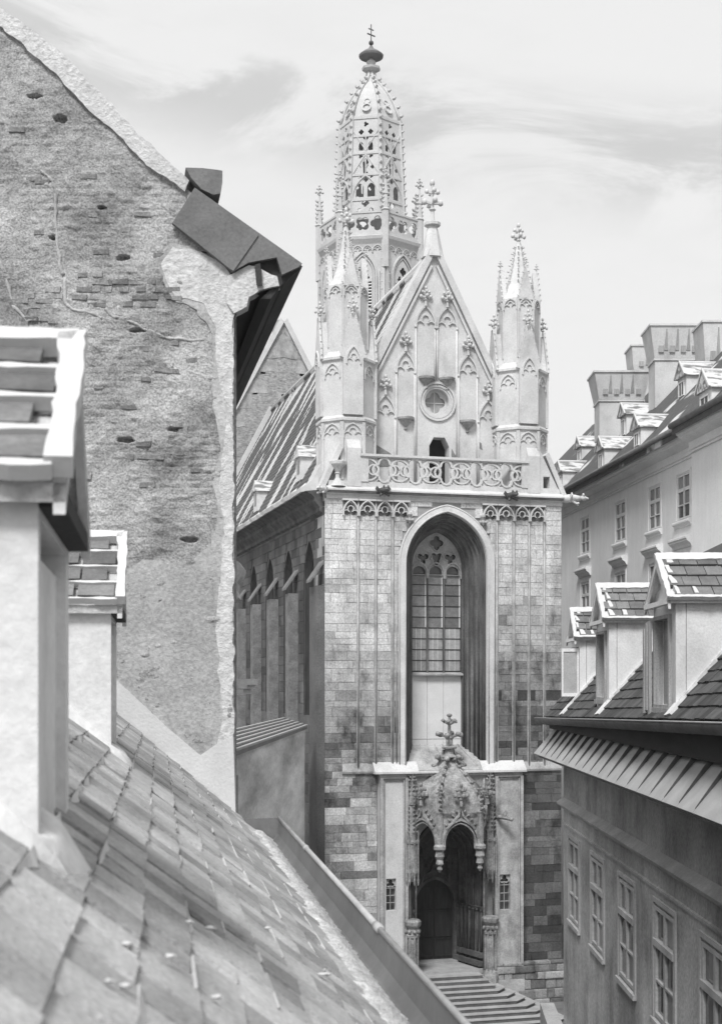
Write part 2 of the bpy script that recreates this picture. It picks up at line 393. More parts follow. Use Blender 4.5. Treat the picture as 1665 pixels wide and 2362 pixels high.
# rubble footing right of the porch
mb = MB()
for a,b,w,h in courses(7.0, 10.5, -.2, 1.75, (.2, .5), (.25, .9), lambda p, q: [], R):
    block(mb, FP, a, b, w, h, -.32-R.uniform(0,.12), .1, R.choice((.15,.25,.35,.42,.5)), R, .012, .05)
mb.build('rubble_footing', 'ashlar', fw, 'stuff')
# -- great arch: stepped and rolled mouldings
prof = [(-.34,.03),(-.34,-.10),(-.07,-.14),(0,-.08),(.0,.12),(.10,.16),(.10,.34),(.2,.38),(.2,.55),(.30,.6),(.30,.78),(.42,.84),(.42,1.02),(.55,1.08),(.55,1.25),(.66,1.3),(.66,1.5)]
mb = MB()
def mloops(pr): return [[FP(x, z, d) for x, z in arch(AC, AW, AS, AA, 9.7, o, 12)] for o, d in pr]
mb.loft(mloops(prof[4:]), False)
for o, d, r in ((.05,.14,.05),(.10,.25,.055),(.2,.42,.06),(.3,.64,.055),(.3,.74,.04),(.42,.9,.06),(.55,1.12,.055),(.6,1.24,.05)):
    mb.tube([FP(x, z, d) for x, z in arch(AC, AW, AS, AA, 9.75, o, 12)], r, 6)
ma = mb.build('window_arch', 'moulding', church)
mb = MB(); mb.loft(mloops(prof[:5]), False)
for o, d in ((-.30,-.10),(-.05,-.13)): mb.tube([FP(x, z, d) for x, z in arch(AC, AW, AS, AA, 9.9, o, 12)], .035, 6)
mb.build('arch_hood', 'pale', ma)
# -- window: glass panels, leads, mullions, tracery, boarded foot
WL, WR = 4.15, 6.40; lights = [(4.17,4.84),(4.92,5.58),(5.66,6.38)]
mb = MB(); mb.plate(FP, arch(5.275, 1.16, 18.6, 20.12, 13.9), [], 1.50, 1.56); win = mb.build('west_window', 'glass', church)
for a0, a1 in lights:
    for r in range(9):
        z0 = 14.12+r*.465
        m = MB(); m.box(a0, a1, 1.455+R.uniform(-.004,.004), 1.475, z0+.012, z0+.452); m.build('pane', 'pane_clear' if r < 4 else 'pane', win)
m = MB()
for a0, a1 in lights:
    for r in range(4):
        for k in (1, 2): x = a0+(a1-a0)*k/3; m.box(x-.008, x+.008, 1.443, 1.46, 14.13+r*.465, 14.56+r*.465)
    m.box(a1-.05, a1, 1.44, 1.46, 16.0, 18.25)
m.build('lead_strip', 'paint', win)
m = MB()
for a0, a1 in lights:
    for r in range(10): m.box(a0, a1, 1.43, 1.46, 14.10+r*.465, 14.125+r*.465)
m.build('glazing_bar', 'wood', win)
for x in (4.88, 5.62):
    m = MB(); m.hexa([(x-.045,1.47,14.05),(x-.02,1.33,14.05),(x+.02,1.33,14.05),(x+.045,1.47,14.05)], [(x-.045,1.47,18.45),(x-.02,1.33,18.45),(x+.02,1.33,18.45),(x+.045,1.47,18.45)]); m.build('mullion', 'moulding', win)
holes = [foil(5.275,19.62,.33,4,0,.52), foil(5.275,18.97,.32,3,-math.pi/2,.5), foil(4.66,18.95,.30,3,math.pi/6,.52), foil(5.89,18.95,.30,3,math.pi/6,.52)]
for a0, a1 in lights: holes.append(arch((a0+a1)/2, .28, 18.38, 18.62, 18.27, 0, 5))
m = MB(); m.plate(FP, arch(5.275, 1.14, 18.6, 20.10, 18.24, 0, 10), holes, 1.37, 1.47)
for a0, a1 in lights: m.band(FP, arch((a0+a1)/2, .35, 18.36, 18.78, 18.1, 0, 6), .06, 1.31, 1.4)
for h in holes[:4]: m.band(FP, h, .045, 1.32, 1.4, True)
m.band(FP, arc(4.72,18.93,.36,-.2,2.6,8), .05, 1.33, 1.4); m.band(FP, arc(5.83,18.93,.36,.5,3.4,8), .05, 1.33, 1.4)
m.build('tracery', 'mid', win)
for a0, a1 in ((4.12,4.87),(4.885,5.605),(5.62,6.44)):
    m = MB(); m.box(a0, a1, 1.40+R.uniform(0,.012), 1.5, 11.2, 13.95); m.box(a0, a1, 1.405+R.uniform(0,.012), 1.5, 10.7, 11.18); m.build('board', 'board', win)
m = MB(); m.hexa([(4.08,1.2,13.93),(6.48,1.2,13.93),(6.48,1.5,13.97),(4.08,1.5,13.97)],[(4.08,1.2,14.0),(6.48,1.2,14.0),(6.48,1.5,14.08),(4.08,1.5,14.08)]); m.build('sill', 'mid', win)
m = MB(); m.hexa([(3.46,-.3,9.72),(7.1,-.3,9.72),(7.1,1.5,9.8),(3.46,1.5,9.8)],[(3.5,-.3,9.98),(7.06,-.3,9.98),(6.5,1.5,11.0),(4.06,1.5,11.0)])
for k in range(7):
    x = 3.7+k*.5; xx = 5.28+(x-5.28)*.68; m.bar((x,-.26,10.0),(xx,1.4,10.97), .05, .03)
m.build('weathering', 'mid', win)
# -- ledge over the porch and string course
m = MB()
for x0, x1 in ((2.05,3.95),(6.75,8.72)):
    m.hexa([(x0,-.42,9.84),(x1,-.42,9.84),(x1,.04,9.84),(x0,.04,9.84)],[(x0,-.42,9.92),(x1,-.42,9.92),(x1,.0,10.32),(x0,.0,10.32)])
m.hexa([(3.95,-.40,9.84),(6.75,-.40,9.84),(6.75,.04,9.84),(3.95,.04,9.84)],[(3.95,-.40,9.91),(6.75,-.40,9.91),(6.75,.0,9.97),(3.95,.0,9.97)])
m.build('porch_ledge', 'pale', church)
m = MB()
for x0, x1 in ((.75,2.04),(8.73,10.45)): m.hexa([(x0,-.10,9.86),(x1,-.10,9.86),(x1,.03,9.8),(x0,.03,9.8)],[(x0,-.12,9.94),(x1,-.12,9.94),(x1,.0,10.3),(x0,.0,10.3)])
m.build('string_course', 'mid', church)
# -- blind arcade: thin shafts down the wall, cusped heads under the cornice
shafts = [.72,1.43,2.19,2.91]; shafts2 = [7.52,8.28,8.98,9.68]
for i, x in enumerate(shafts+shafts2):
    if i == 0: continue
    m = MB(); m.tube([(x,-.05,9.98),(x,-.05,21.1)], .038, 6); m.box(x-.07, x-.03, -.035, .02, 10.1, 20.7); m.box(x+.035, x+.07, -.03, .02, 10.1, 20.7); m.build('colonnette', 'mid', church)
for x in (AC-AW-.42, AC+AW+.42):
    m = MB(); m.tube([(x,-.05,9.98),(x,-.05,18.6)], .03, 6); m.build('colonnette', 'mid', church)
def blind_arch(mb, P, cx, w, zs, za, d, bw=.055, dd=.09, mi=0):
    mb.band(P, arch(cx, w, zs, za, zs-.12, 0, 6), bw, d-dd, d+.02, mi=mi)
    r = w*.42
    for sx in (-1, 1):
        mb.band(P, arc(cx+sx*(w-r), zs-.02, r, (0 if sx > 0 else math.pi), (math.pi*.85 if sx > 0 else math.pi*.15), 6), bw*.7, d-dd*.8, d+.02, mi=mi)
    mb.band(P, arc(cx, zs+(za-zs)*.32, r*.95, -.15*math.pi, 1.15*math.pi, 7), bw*.7, d-dd*.8, d+.02, mi=mi)
def spandrel(mb, P, cx, w, zs, za, zt, d):           # dark plate over the arch shoulders, painting in the shade of a hollow
    A = arch(cx, w, zs, za, None, 0, 6)
    mb.plate(P, [(cx-w, zt)]+[(x, z) for x, z in A]+[(cx+w, zt)], [], d, d+.03)
for x0, x1 in ((.75,1.43),(1.43,2.19),(2.19,2.91),(2.91,3.62),(6.86,7.52),(7.52,8.28),(8.28,8.98),(8.98,9.68)):
    m = MB(); c = (x0+x1)/2; w = (x1-x0)/2-.03; blind_arch(m, FP, c, w, 20.62, 21.14, -.04, .05, .13)
    m.box(x0-.02, x1+.02, -.16, .02, 21.13, 21.2)
    t = m.build('arcade_head', 'pale', church)
    m = MB(); spandrel(m, FP, c, w, 20.62, 21.14, 21.16, -.042); m.plate(FP, foil(c, 20.75, w*.9, 3, math.pi/2, .5), [], -.040, -.02); m.build('field_shade', 'moulding', t)  # flat dark plates give the arcade hollows their shade by colour
for x in (3.62, 6.86):
    m = MB(); m.lathe((x,-.12), [(.02,20.25),(.1,20.38),(.06,20.5),(.13,20.62),(.1,20.7)], 8); m.ball((x-.12,-.16,20.4),.07); m.ball((x+.12,-.16,20.4),.07); m.build('pendant', 'mid', church)
# -- cornice, gargoyles
m = MB()
cp = [(.03,21.18),(-.08,21.2),(-.1,21.26),(-.09,21.38),(-.16,21.44),(-.22,21.46),(-.26,21.5),(-.30,21.52),(-.30,21.58),(-.06,21.72),(.03,21.72)]
m.loft([[(x, d, z) for d, z in cp] for x in (.08, 10.48)], True, cap0=True, cap1=True)
cn = m.build('cornice', 'pale', church)
m = MB(); m.box(.1, 10.46, -.27, -.09, 21.425, 21.495); m.build('cornice_shade', 'sooty', cn)  # dark strip painting the shade under the cornice
def gargoyle(x, dx, dy, mat_, size=1.):
    m = MB(); b = Vector((x, -.1, 21.5)); d = Vector((dx, dy, 0)).normalized(); s = d.cross(Z)
    p = [b-d*.1, b+d*.18*size+Z*.03, b+d*.42*size+Z*.06, b+d*.62*size+Z*.03]
    m.tube(p, [.13*size,.17*size,.12*size,.09*size], 7)
    h = b+d*.72*size+Z*.04; m.ball(h, .13*size, .85, jit=.3); m.tube([h+d*.05, h+d*.2*size-Z*.03], [.08*size,.03*size], 6)
    for k in (-1, 1):
        m.ball(h+s*k*.09*size+Z*.11*size, .05*size, 1.4, k=5, m=3)
        m.bar(b+d*.2*size+s*k*.1, b+d*.3*size+s*k*.3*size+Z*.16*size, .05, .14*size)
        m.bar(b+d*.3*size+s*k*.08-Z*.08, b+d*.5*size+s*k*.16*size-Z*.18*size, .07, .07)
        m.ball(b+d*.52*size+s*k*.17*size-Z*.18*size, .06*size, k=5, m=3)
    m.build('gargoyle', mat_, church)
gargoyle(2.4, 0, -1, 'sooty'); gargoyle(8.02, 0, -1, 'sooty'); gargoyle(.02, -.7, -.7, 'pale', .75); gargoyle(10.55, .9, -.35, 'pale', 1.15)
# -- gallery: parapet base, pierced balustrade, end piers
m = MB(); m.box(.15, 10.4, -.06, .5, 21.7, 21.94); m.box(.15, 10.4, .5, 2., 21.6, 21.78); m.build('gallery_floor', 'pale', church)
m = MB(); m.box(1.5, 8.92, -.17, .17, 22.98, 23.08); m.box(1.53, 8.9, -.12, .12, 22.93, 22.985); bal = m.build('balustrade', 'pale', church)
x0, x1, zb, zt = 1.86, 8.62, 21.93, 22.94; zc = (zb+zt)/2; per = (x1-x0)/5
for q0, q1 in ((1.54, 1.86), (8.62, 8.9)): m = MB(); m.box(q0, q1, -.1, .1, zb, zt); m.build('baluster_post', 'pale', bal)
for i in range(5):
    c = x0+per*(i+.5); m = MB()
    m.band(FP, foil(c, zc, .50, 4, 0, .52), .075, -.1, .1, True)
    for sx in (-1, 1):
        m.band(FP, circ(c+sx*per/2, zc, .44, 20), .07, -.085, .085, True) if (sx < 0 or i == 4) else None
        m.band(FP, circ(c+sx*(per/2-.21), zc, .21, 14), .06, -.095, .095, True)
    for sx, sz in ((-1,-1),(-1,1),(1,-1),(1,1)): m.bar((c+sx*.28, 0, zc+sz*.33), (c+sx*.46, 0, zc+sz*.52), .16, .05, Y)
    m.build('quatrefoil', 'pale', bal)
for a0, a1 in ((.95,1.54),(8.9,9.45)):
    m = MB(); m.box(a0, a1, -.1, .35, 21.72, 23.3); m.hexa([(a0,-.1,23.3),(a1,-.1,23.3),(a1,.35,23.3),(a0,.35,23.3)],[(a0,.1,23.7),(a1,.1,23.7),(a1,.35,23.7),(a0,.35,23.7)]); m.build('gallery_pier', 'pale', church)
# sloping end copings of the gable at both corners, statue stand in the left corner
for sx, xx in ((1, -.22), (-1, 10.72)):
    m = MB()
    m.hexa([(xx,-.1,21.6),(xx+sx*.22,-.1,21.6),(xx+sx*.22,.6,21.6),(xx,.6,21.6)],[(xx+sx*.86,-.1,23.5),(xx+sx*1.02,-.1,23.35),(xx+sx*1.02,.6,23.35),(xx+sx*.86,.6,23.5)])
    m.build('corner_coping', 'pale', church)
m = MB(); m.plate(FP, [(.05,21.7),(.95,21.7),(.95,23.9)], [], .28, .5); m.build('corner_infill', 'pale', church); m = MB(); m.plate(FP, [(9.45,21.7),(10.42,21.7),(9.45,23.6)], [rect(9.62,9.92,21.95,22.45)], -.05, .4); m.build('corner_infill', 'pale', church)
m = MB(); m.lathe((.56,-.0), [(.35,21.7),(.14,21.98),(.1,22.05),(.09,22.2),(.13,22.24),(.1,22.28),(.2,22.45),(.3,22.55),(.34,22.6),(.36,22.72),(.34,22.74)], 10, smooth=False); m.build('statue_stand', 'pale', church)
# -- gable
GD = 1.3; ap = (5.14, 32.05); slope = 1.96
hole_r = circ(5.29, 25.7, .56, 20); hole_d = [(4.92,22.),(5.82,22.),(5.82,23.75),(5.62,24.15),(5.12,24.15),(4.92,23.75)]
m = MB(); m.plate(FP, [(ap[0]-(ap[1]-21.6)/slope, 21.6), (ap[0]+(ap[1]-21.6)/slope, 21.6), ap], [hole_r, hole_d], GD, GD+.55)
gab = m.build('gable_wall', 'pale', church)
m = MB(); m.box(4.5, 6.3, GD+.56, GD+2.2, 21.8, 26.5); m.build('dark_room', 'void', gab)
m = MB()
for r, d0 in ((.80,GD-.08),(.68,GD-.04)): m.band(FP, circ(5.29, 25.7, r, 24), .09, d0, GD+.05, True)
m.band(FP, circ(5.29, 25.7, .58, 24), .07, GD+.02, GD+.25, True)
m.plate(FP, circ(5.29, 25.7, .57, 24), [foil(5.29, 25.7, .46, 4, 0, .52)], GD+.28, GD+.36); rw = m.build('rose_window', 'pale', gab)
m = MB(); m.plate(FP, circ(5.29, 25.7, .55, 20), [], GD+.42, GD+.45); m.build('pane', 'greypaint', rw)
m = MB(); m.box(5.275, 5.305, GD+.38, GD+.42, 25.2, 26.2); m.box(4.79, 5.79, GD+.38, GD+.42, 25.685, 25.715); m.build('glazing_bar', 'paint', rw)
m = MB(); m.band(FP, [(4.87,22.),(4.87,23.78),(5.1,24.2),(5.64,24.2),(5.87,23.78),(5.87,22.)], .1, GD-.05, GD+.1); m.build('gallery_doorway', 'pale', gab)
lan = [(4.3,5.22,28.95,29.75),(5.26,6.2,28.95,29.75),(3.43,4.3,26.95,27.75),(6.22,7.13,26.95,27.75),(2.5,3.43,25.0,25.85),(7.13,8.05,25.0,25.85)]
for a0, a1, zs, za in lan:
    m = MB(); c = (a0+a1)/2; w = (a1-a0)/2-.03
    blind_arch(m, FP, c, w, zs, za, GD, .07, .09)
    for x in (a0+.03, a1-.03): m.tube([(x, GD-.03, 26.4 if zs > 28 and abs(x-5.24) < .1 else 21.9),(x, GD-.03, zs)], .045, 6)
    for x in (a0+.02, a1-.02): m.ball((x, GD-.06, zs-.1), .07, 1, k=5, m=3)
    finial(m, (c, GD-.09, za), .78, w=1.25); m.build('blind_lancet', 'pale', gab)
for a, z in ((4.80,26.6),(5.72,26.6),(3.88,24.82),(6.66,24.82)):
    m = MB(); m.lathe((a,GD), [(.03,z-.42),(.09,z-.36),(.05,z-.3),(.15,z-.16),(.24,z-.08),(.27,z),(.35,z+.03),(.37,z+.12),(.3,z+.16)], 10, 0, a0=math.pi, a1=2*math.pi); m.build('corbel', 'mid', gab)
m = MB(); L = 1.02
for sx in (-1, 1):
    def gp(z, off): return ap[0]+sx*((ap[1]-z)/slope+off)
    m.hexa([(gp(21.7,.30),GD-.18,21.7),(gp(21.7,-.06),GD-.18,21.7),(gp(21.7,-.06),GD+.75,21.7),(gp(21.7,.30),GD+.75,21.7)],
           [(gp(32.2,.30) if sx<0 else gp(32.2,.30),GD-.18,32.2),(gp(32.2,.0),GD-.18,32.2),(gp(32.2,.0),GD+.75,32.2),(gp(32.2,.30),GD+.75,32.2)])
    m.bar((gp(22,-.16),GD-.06,22),(gp(31.5,-.16),GD-.06,31.5), .1, .12, Y)
m.build('gable_coping', 'pale', gab)
m = MB(); m.lathe((5.14,GD+.2), [(.5,31.9),(.3,32.9),(.2,33.25),(.36,33.3),(.36,33.42),(.16,33.5)], 8, math.pi/8); finial(m, (5.14,GD+.2,33.4), 1.75, w=.95); m.build('gable_finial', 'pale', gab)
m = MB()                                              # fallen facing leaves grey patches by the turret and the door
for pl in ([(.6,22.2),(1.0,24.2),(1.5,24.5),(1.9,24.1),(2.3,24.0),(2.8,23.6),(3.3,23.3),(3.3,22.9),(1.0,22.4)], [(5.9,22.9),(6.25,22.9),(6.25,23.5),(6.1,23.45),(5.95,23.7)], [(7.1,23.85),(7.35,23.7),(7.3,24.0),(7.12,24.1)]):
    m.plate(FP, ragged(pl, .18, .08), [], GD-.015, GD+.01)
m.build('peeled_patch', 'peel', gab)
# -- stair turrets either side of the gable
def octo(r, rot=math.pi/8): return [(r*math.cos(rot+math.pi/4*i), r*math.sin(rot+math.pi/4*i)) for i in range(8)]
def turret(cx, cy):
    m = MB(); rot = math.pi/8
    m.lathe((cx,cy), [(1.2,21.6),(1.2,24.42),(1.29,24.46),(1.29,24.56),(1.17,24.68),(1.17,26.95),(1.27,27.0),(1.27,27.1),(1.14,27.2),(.92,27.4),(.90,30.2),(.72,30.4),(.52,30.9),(.30,31.7),(.10,32.8)], 8, rot)
    t = m.build('turret', 'pale', church)
    for i in range(8):                                # faces: tracery panels below, gablets above
        a = math.pi/4*i; nn = Vector((math.cos(a), math.sin(a), 0)); tt = Vector((-math.sin(a), math.cos(a), 0))
        if nn.y > .8: continue
        P = frame((cx,cy,0)+nn*1.109 if False else Vector((cx,cy,0))+nn*1.109, -tt, Z, -nn)
        m = MB(); blind_arch(m, P, 0, .40, 23.85, 24.35, 0, .05, .06); m.bar(P(-.44,22.0,-.03),P(-.44,24.4,-.03),.07,.08); m.bar(P(.44,22.0,-.03),P(.44,24.4,-.03),.07,.08); m.build('panel_tracery', 'pale', t); m = MB()
        P2 = frame(Vector((cx,cy,0))+nn*1.081, -tt, Z, -nn); blind_arch(m, P2, 0, .36, 26.35, 26.85, 0, .05, .06)
        m.build('panel_tracery', 'pale', t)
        if i % 2 == 0:
            m = MB(); P3 = frame(Vector((cx,cy,0))+nn*1.13, -tt, Z, -nn)
            m.plate(P3, [(-.42,24.7),(.42,24.7),(.42,27.1),(0,28.75),(-.42,27.1)], [], -.10, .35)
            blind_arch(m, P3, 0, .30, 26.9, 27.5, -.10, .05, .06)
            for sx in (-1, 1):
                m.bar(P3(sx*.47,27.05,-.05),P3(0,28.9,-.05),.09,.2); crockets(m, P3(sx*.47,27.05,-.05), P3(0,28.8,-.05), 6, -tt*sx+Z*.4, .11)
            finial(m, P3(0,28.75,.0), .78, w=1.1); m.build('gablet', 'pale', t)
        # upper ring
        P4 = frame(Vector((cx,cy,0))+nn*.84, -tt, Z, -nn); m = MB()
        for sx in (-1, 1): m.bar(P4(sx*.34,27.6,0),P4(sx*.34,30.2,0),.07,.07)
        blind_arch(m, P4, 0, .30, 29.8, 30.15, 0, .05, .06)
        if i % 2 == 0:
            m.plate(P4, [(-.33,30.1),(.33,30.1),(0,31.55)], [], -.06, .2)
            for sx in (-1, 1): crockets(m, P4(sx*.36,30.1,-.05), P4(0,31.6,-.05), 6, -tt*sx+Z*.4, .07)
            finial(m, P4(0,31.5,0), .42)
        m.build('upper_gablet', 'pale', t)
    m = MB()
    for i in range(0, 8, 1):
        a = rot+math.pi/4*i; u = Vector((math.cos(a), math.sin(a), 0))
        crockets(m, Vector((cx,cy,30.9))+u*.52, Vector((cx,cy,32.7))+u*.12, 7, u, .09)
    m.build('crocket', 'pale', t, 'stuff')
    m = MB(); finial(m, (cx,cy,32.55), 1.0, w=1.2); m.build('turret_finial', 'pale', t)
turret(1.23, 1.2); turret(8.98, 1.2)
# -- nave roof with snow lying in streaks, eaves, roof dormers
RZ0, RX0 = 21.75, -.38
m = MB()
def rp(s, side): return (5.14+side*(5.14-RX0)*(1-s), RZ0+(31.95-RZ0)*s)
for side in (-1, 1):
    x0, z0 = rp(0, side); x1, z1 = rp(1, side); nn = 44; k = 40
    vs, fsx = [], []
    for i in range(k+1):                              # tile courses as steps
        s = i/k; x = x0+(x1-x0)*s; z = z0+(z1-z0)*s
        vs += [(x,GD+.3,z),(x,36,z),(x-side*(-.0)+side*.0,GD+.3,z+.05),(x,36,z+.05)]
    for i in range(k): a = i*4; fsx += [(a+2,a+3,a+5,a+4),(a,a+1,a+3,a+2)]
    m.add(vs, fsx)
m.tube([(5.14,GD+.3,31.95),(5.14,36,31.95)], .16, 6)
roof = m.build('nave_roof', 'slate', church)
m = MB(); m.tube([(5.14,GD+.6,32.08),(5.14,36,32.08)], .17, 6)
for side in (-1, 1): m.bar((rp(0,side)[0],36.1,RZ0),(5.14,36.1,32.1), .5, .3, Y)
m.build('ridge_snow', 'snow', roof)
m = MB(); ys = [0.6+i*35.4/60 for i in range(61)]
m.loft([[(-.85,y,21.50+R.uniform(-.02,.02)),(-.88+R.uniform(-.03,.03),y,21.68),(-.55,y,21.85+R.uniform(-.03,.05)),(-.1,y,22.15+R.uniform(-.08,.12)),(-.1,y,21.6)] for y in ys], True, cap0=True, cap1=True); m.build('eaves_snow', 'snow', roof)
def roofdormer(y, zc):
    x = RX0+(zc-RZ0)/((31.95-RZ0)/(5.14-RX0)); m = MB()
    m.box(x-.25, x+1.2, y-.5, y+.5, zc-.3, zc+.75); d = m.build('roof_dormer', 'plaster_white', roof)
    m = MB(); m.hexa([(x-.38,y-.62,zc+.7),(x+1.3,y-.62,zc+.7),(x+1.3,y+.62,zc+.7),(x-.38,y+.62,zc+.7)],[(x-.3,y-.05,zc+1.3),(x+1.3,y-.05,zc+1.3),(x+1.3,y+.05,zc+1.3),(x-.3,y+.05,zc+1.3)]); m.build('dormer_roof', 'snowtile', d)
    m = MB(); m.box(x-.27, x-.2, y-.22, y+.22, zc+.0, zc+.6); m.build('dormer_window', 'glass', d)
roofdormer(4.9, 22.9); roofdormer(14.6, 22.7)
# -- dark north side wall: blocks, pointed windows, weathered buttresses, eaves cornice
SP = lambda a, b, d: Vector((d, a, b))               # a along the wall, d inwards
wc = [2.9+4.3*k for k in range(4)]
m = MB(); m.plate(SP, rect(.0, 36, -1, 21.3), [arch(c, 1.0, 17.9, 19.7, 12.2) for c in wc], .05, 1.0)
sw = m.build('side_wall', 'side_core', church)
def gaps_s(b0, b1):
    g = []
    for c in wc:
        if b1 > 12.1 and b0 < 19.7:
            w = 1.02 if b0 < 17.9 else 1.02*math.sqrt(max(.03, 1-((b0-17.9)/1.9)**2)); g.append((c-w, c+w))
    return g
bs = courses(.02, 21.5, .3, 21.1, (.34,.5), (.5,1.05), gaps_s, R)
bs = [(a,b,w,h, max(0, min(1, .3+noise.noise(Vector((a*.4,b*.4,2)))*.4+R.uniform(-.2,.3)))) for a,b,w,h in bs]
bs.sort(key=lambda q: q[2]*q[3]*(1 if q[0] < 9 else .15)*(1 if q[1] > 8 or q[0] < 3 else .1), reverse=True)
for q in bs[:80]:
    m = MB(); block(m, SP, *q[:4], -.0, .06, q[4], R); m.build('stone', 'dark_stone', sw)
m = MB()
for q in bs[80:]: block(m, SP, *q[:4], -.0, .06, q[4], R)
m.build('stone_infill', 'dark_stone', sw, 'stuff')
for c in wc:
    m = MB(); m.loft([[SP(x, z, d) for x, z in arch(c, 1.02, 17.9, 19.72, 12.2, o, 8)] for o, d in ((0,.02),(.05,.12),(.22,.3),(.22,.42),(.34,.5),(.34,.7))], False); w_ = m.build('side_window', 'wood', sw)  # stone reveals near-black: shade inside the window heads put into colour
    m = MB(); m.plate(SP, arch(c, .7, 17.9, 19.3, 12.2), [], .68, .72); m.build('pane', 'void', w_)
for k in range(5):
    y = .7+4.3*k; m = MB(); top = 17.6
    m.box(-.42, .04, y, y+.75, -1, top) if k else m.box(-.34, .04, y-.68, y+.55, -1, top)
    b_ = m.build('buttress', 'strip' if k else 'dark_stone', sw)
    y0 = y if k else y-.6
    m = MB(); m.hexa([(-.56,y0-.04,17.75),(.05,y0-.04,18.6),(.05,y0+.8,18.6),(-.56,y0+.8,17.75)],[(-.56,y0-.04,17.85),(.05,y0-.04,18.74),(.05,y0+.8,18.74),(-.56,y0+.8,17.85)]); m.build('weathering', 'strip', b_)
m = MB(); m.loft([[(d, y, z) for d, z in ((.05,20.6),(-.12,20.7),(-.12,20.85),(-.2,20.95),(-.35,21.1),(-.35,21.25),(-.5,21.38),(-.75,21.5),(.05,21.6))] for y in (.25, 36)], True, cap0=True, cap1=True); m.build('side_cornice', 'sooty', sw)
m = MB(); m.box(.02, .2, 2, 34, -1, .3); m.box(9.9, 10.48, 1.5, 36, -1, 21.4); m.build('far_wall', 'mid', church)
# -- brick choir gable rising behind the nave
gx, gz = fs(654, 740, 38); m = MB(); gs = 1.85; zb = 20.
hx, hz = fs(652, 923, 38); hl = [(hx-.2,hz-.5),(hx+.2,hz-.5),(hx+.2,hz+.45),(hx-.2,hz+.45)]
put = [fs(u, v, 38) for u, v in ((635,809),(669,810),(607,857),(697,862),(589,904),(547,974))]
m.plate(FP, [(gx-(gz-zb)/gs, zb), (gx+(gz-zb)/gs, zb), (gx, gz)], [hl]+[rect(a-.17,a+.17,b-.17,b+.17) for a, b in put], 38, 38.6)
m.box(gx-(gz-zb)/gs, gx+(gz-zb)/gs, 38, 38.6, 5, zb)
cg = m.build('choir_gable', 'brick_far', church)
m = MB(); m.plate(FP, [(gx-(gz-zb)/gs+.3, zb), (gx+(gz-zb)/gs-.3, zb), (gx, gz-.6)], [], 38.45, 38.5); m.build('dark_loft', 'void', cg)
m = MB()
for sx in (-1, 1): m.hexa([(gx+sx*((gz-zb)/gs+.25),37.8,zb),(gx+sx*((gz-zb)/gs-.22),37.8,zb),(gx+sx*((gz-zb)/gs-.22),39,zb),(gx+sx*((gz-zb)/gs+.25),39,zb)],[(gx+sx*.22,37.8,gz+.15),(gx-sx*.02,37.8,gz-.1),(gx-sx*.02,39,gz-.1),(gx+sx*.22,39,gz+.15)])
m.build('gable_coping', 'pale', cg)
for k in range(9):                                    # plaster left standing along the raking edges
    for sx in (-1, 1):
        b = gz-1.0-k*1.25-R.uniform(0,.4); a = gx+sx*((gz-b)/gs-.25); w = R.uniform(.5,1.5); h = R.uniform(.8,1.3); m = MB()
        m.plate(FP, ragged([(a,b),(a-sx*w,b),(a-sx*w*.9,b+h*.8),(a-sx*h/gs,b+h)] if sx<0 else [(a,b),(a-sx*h/gs,b+h),(a-sx*w*.9,b+h*.8),(a-sx*w,b)], .3, .08), [], 37.985, 38.01); m.build('plaster_patch', 'mid', cg)
m = MB(); m.plate(FP, ragged([(gx,gz-.6),(gx-1.0,gz-2.6),(gx+1.0,gz-2.6)], .3, .1), [], 37.965, 38.01); m.build('plaster_patch', 'mid', cg)
m = MB(); m.band(FP, hl, .25, 37.94, 38.02, True); m.build('window_surround', 'mid', cg)
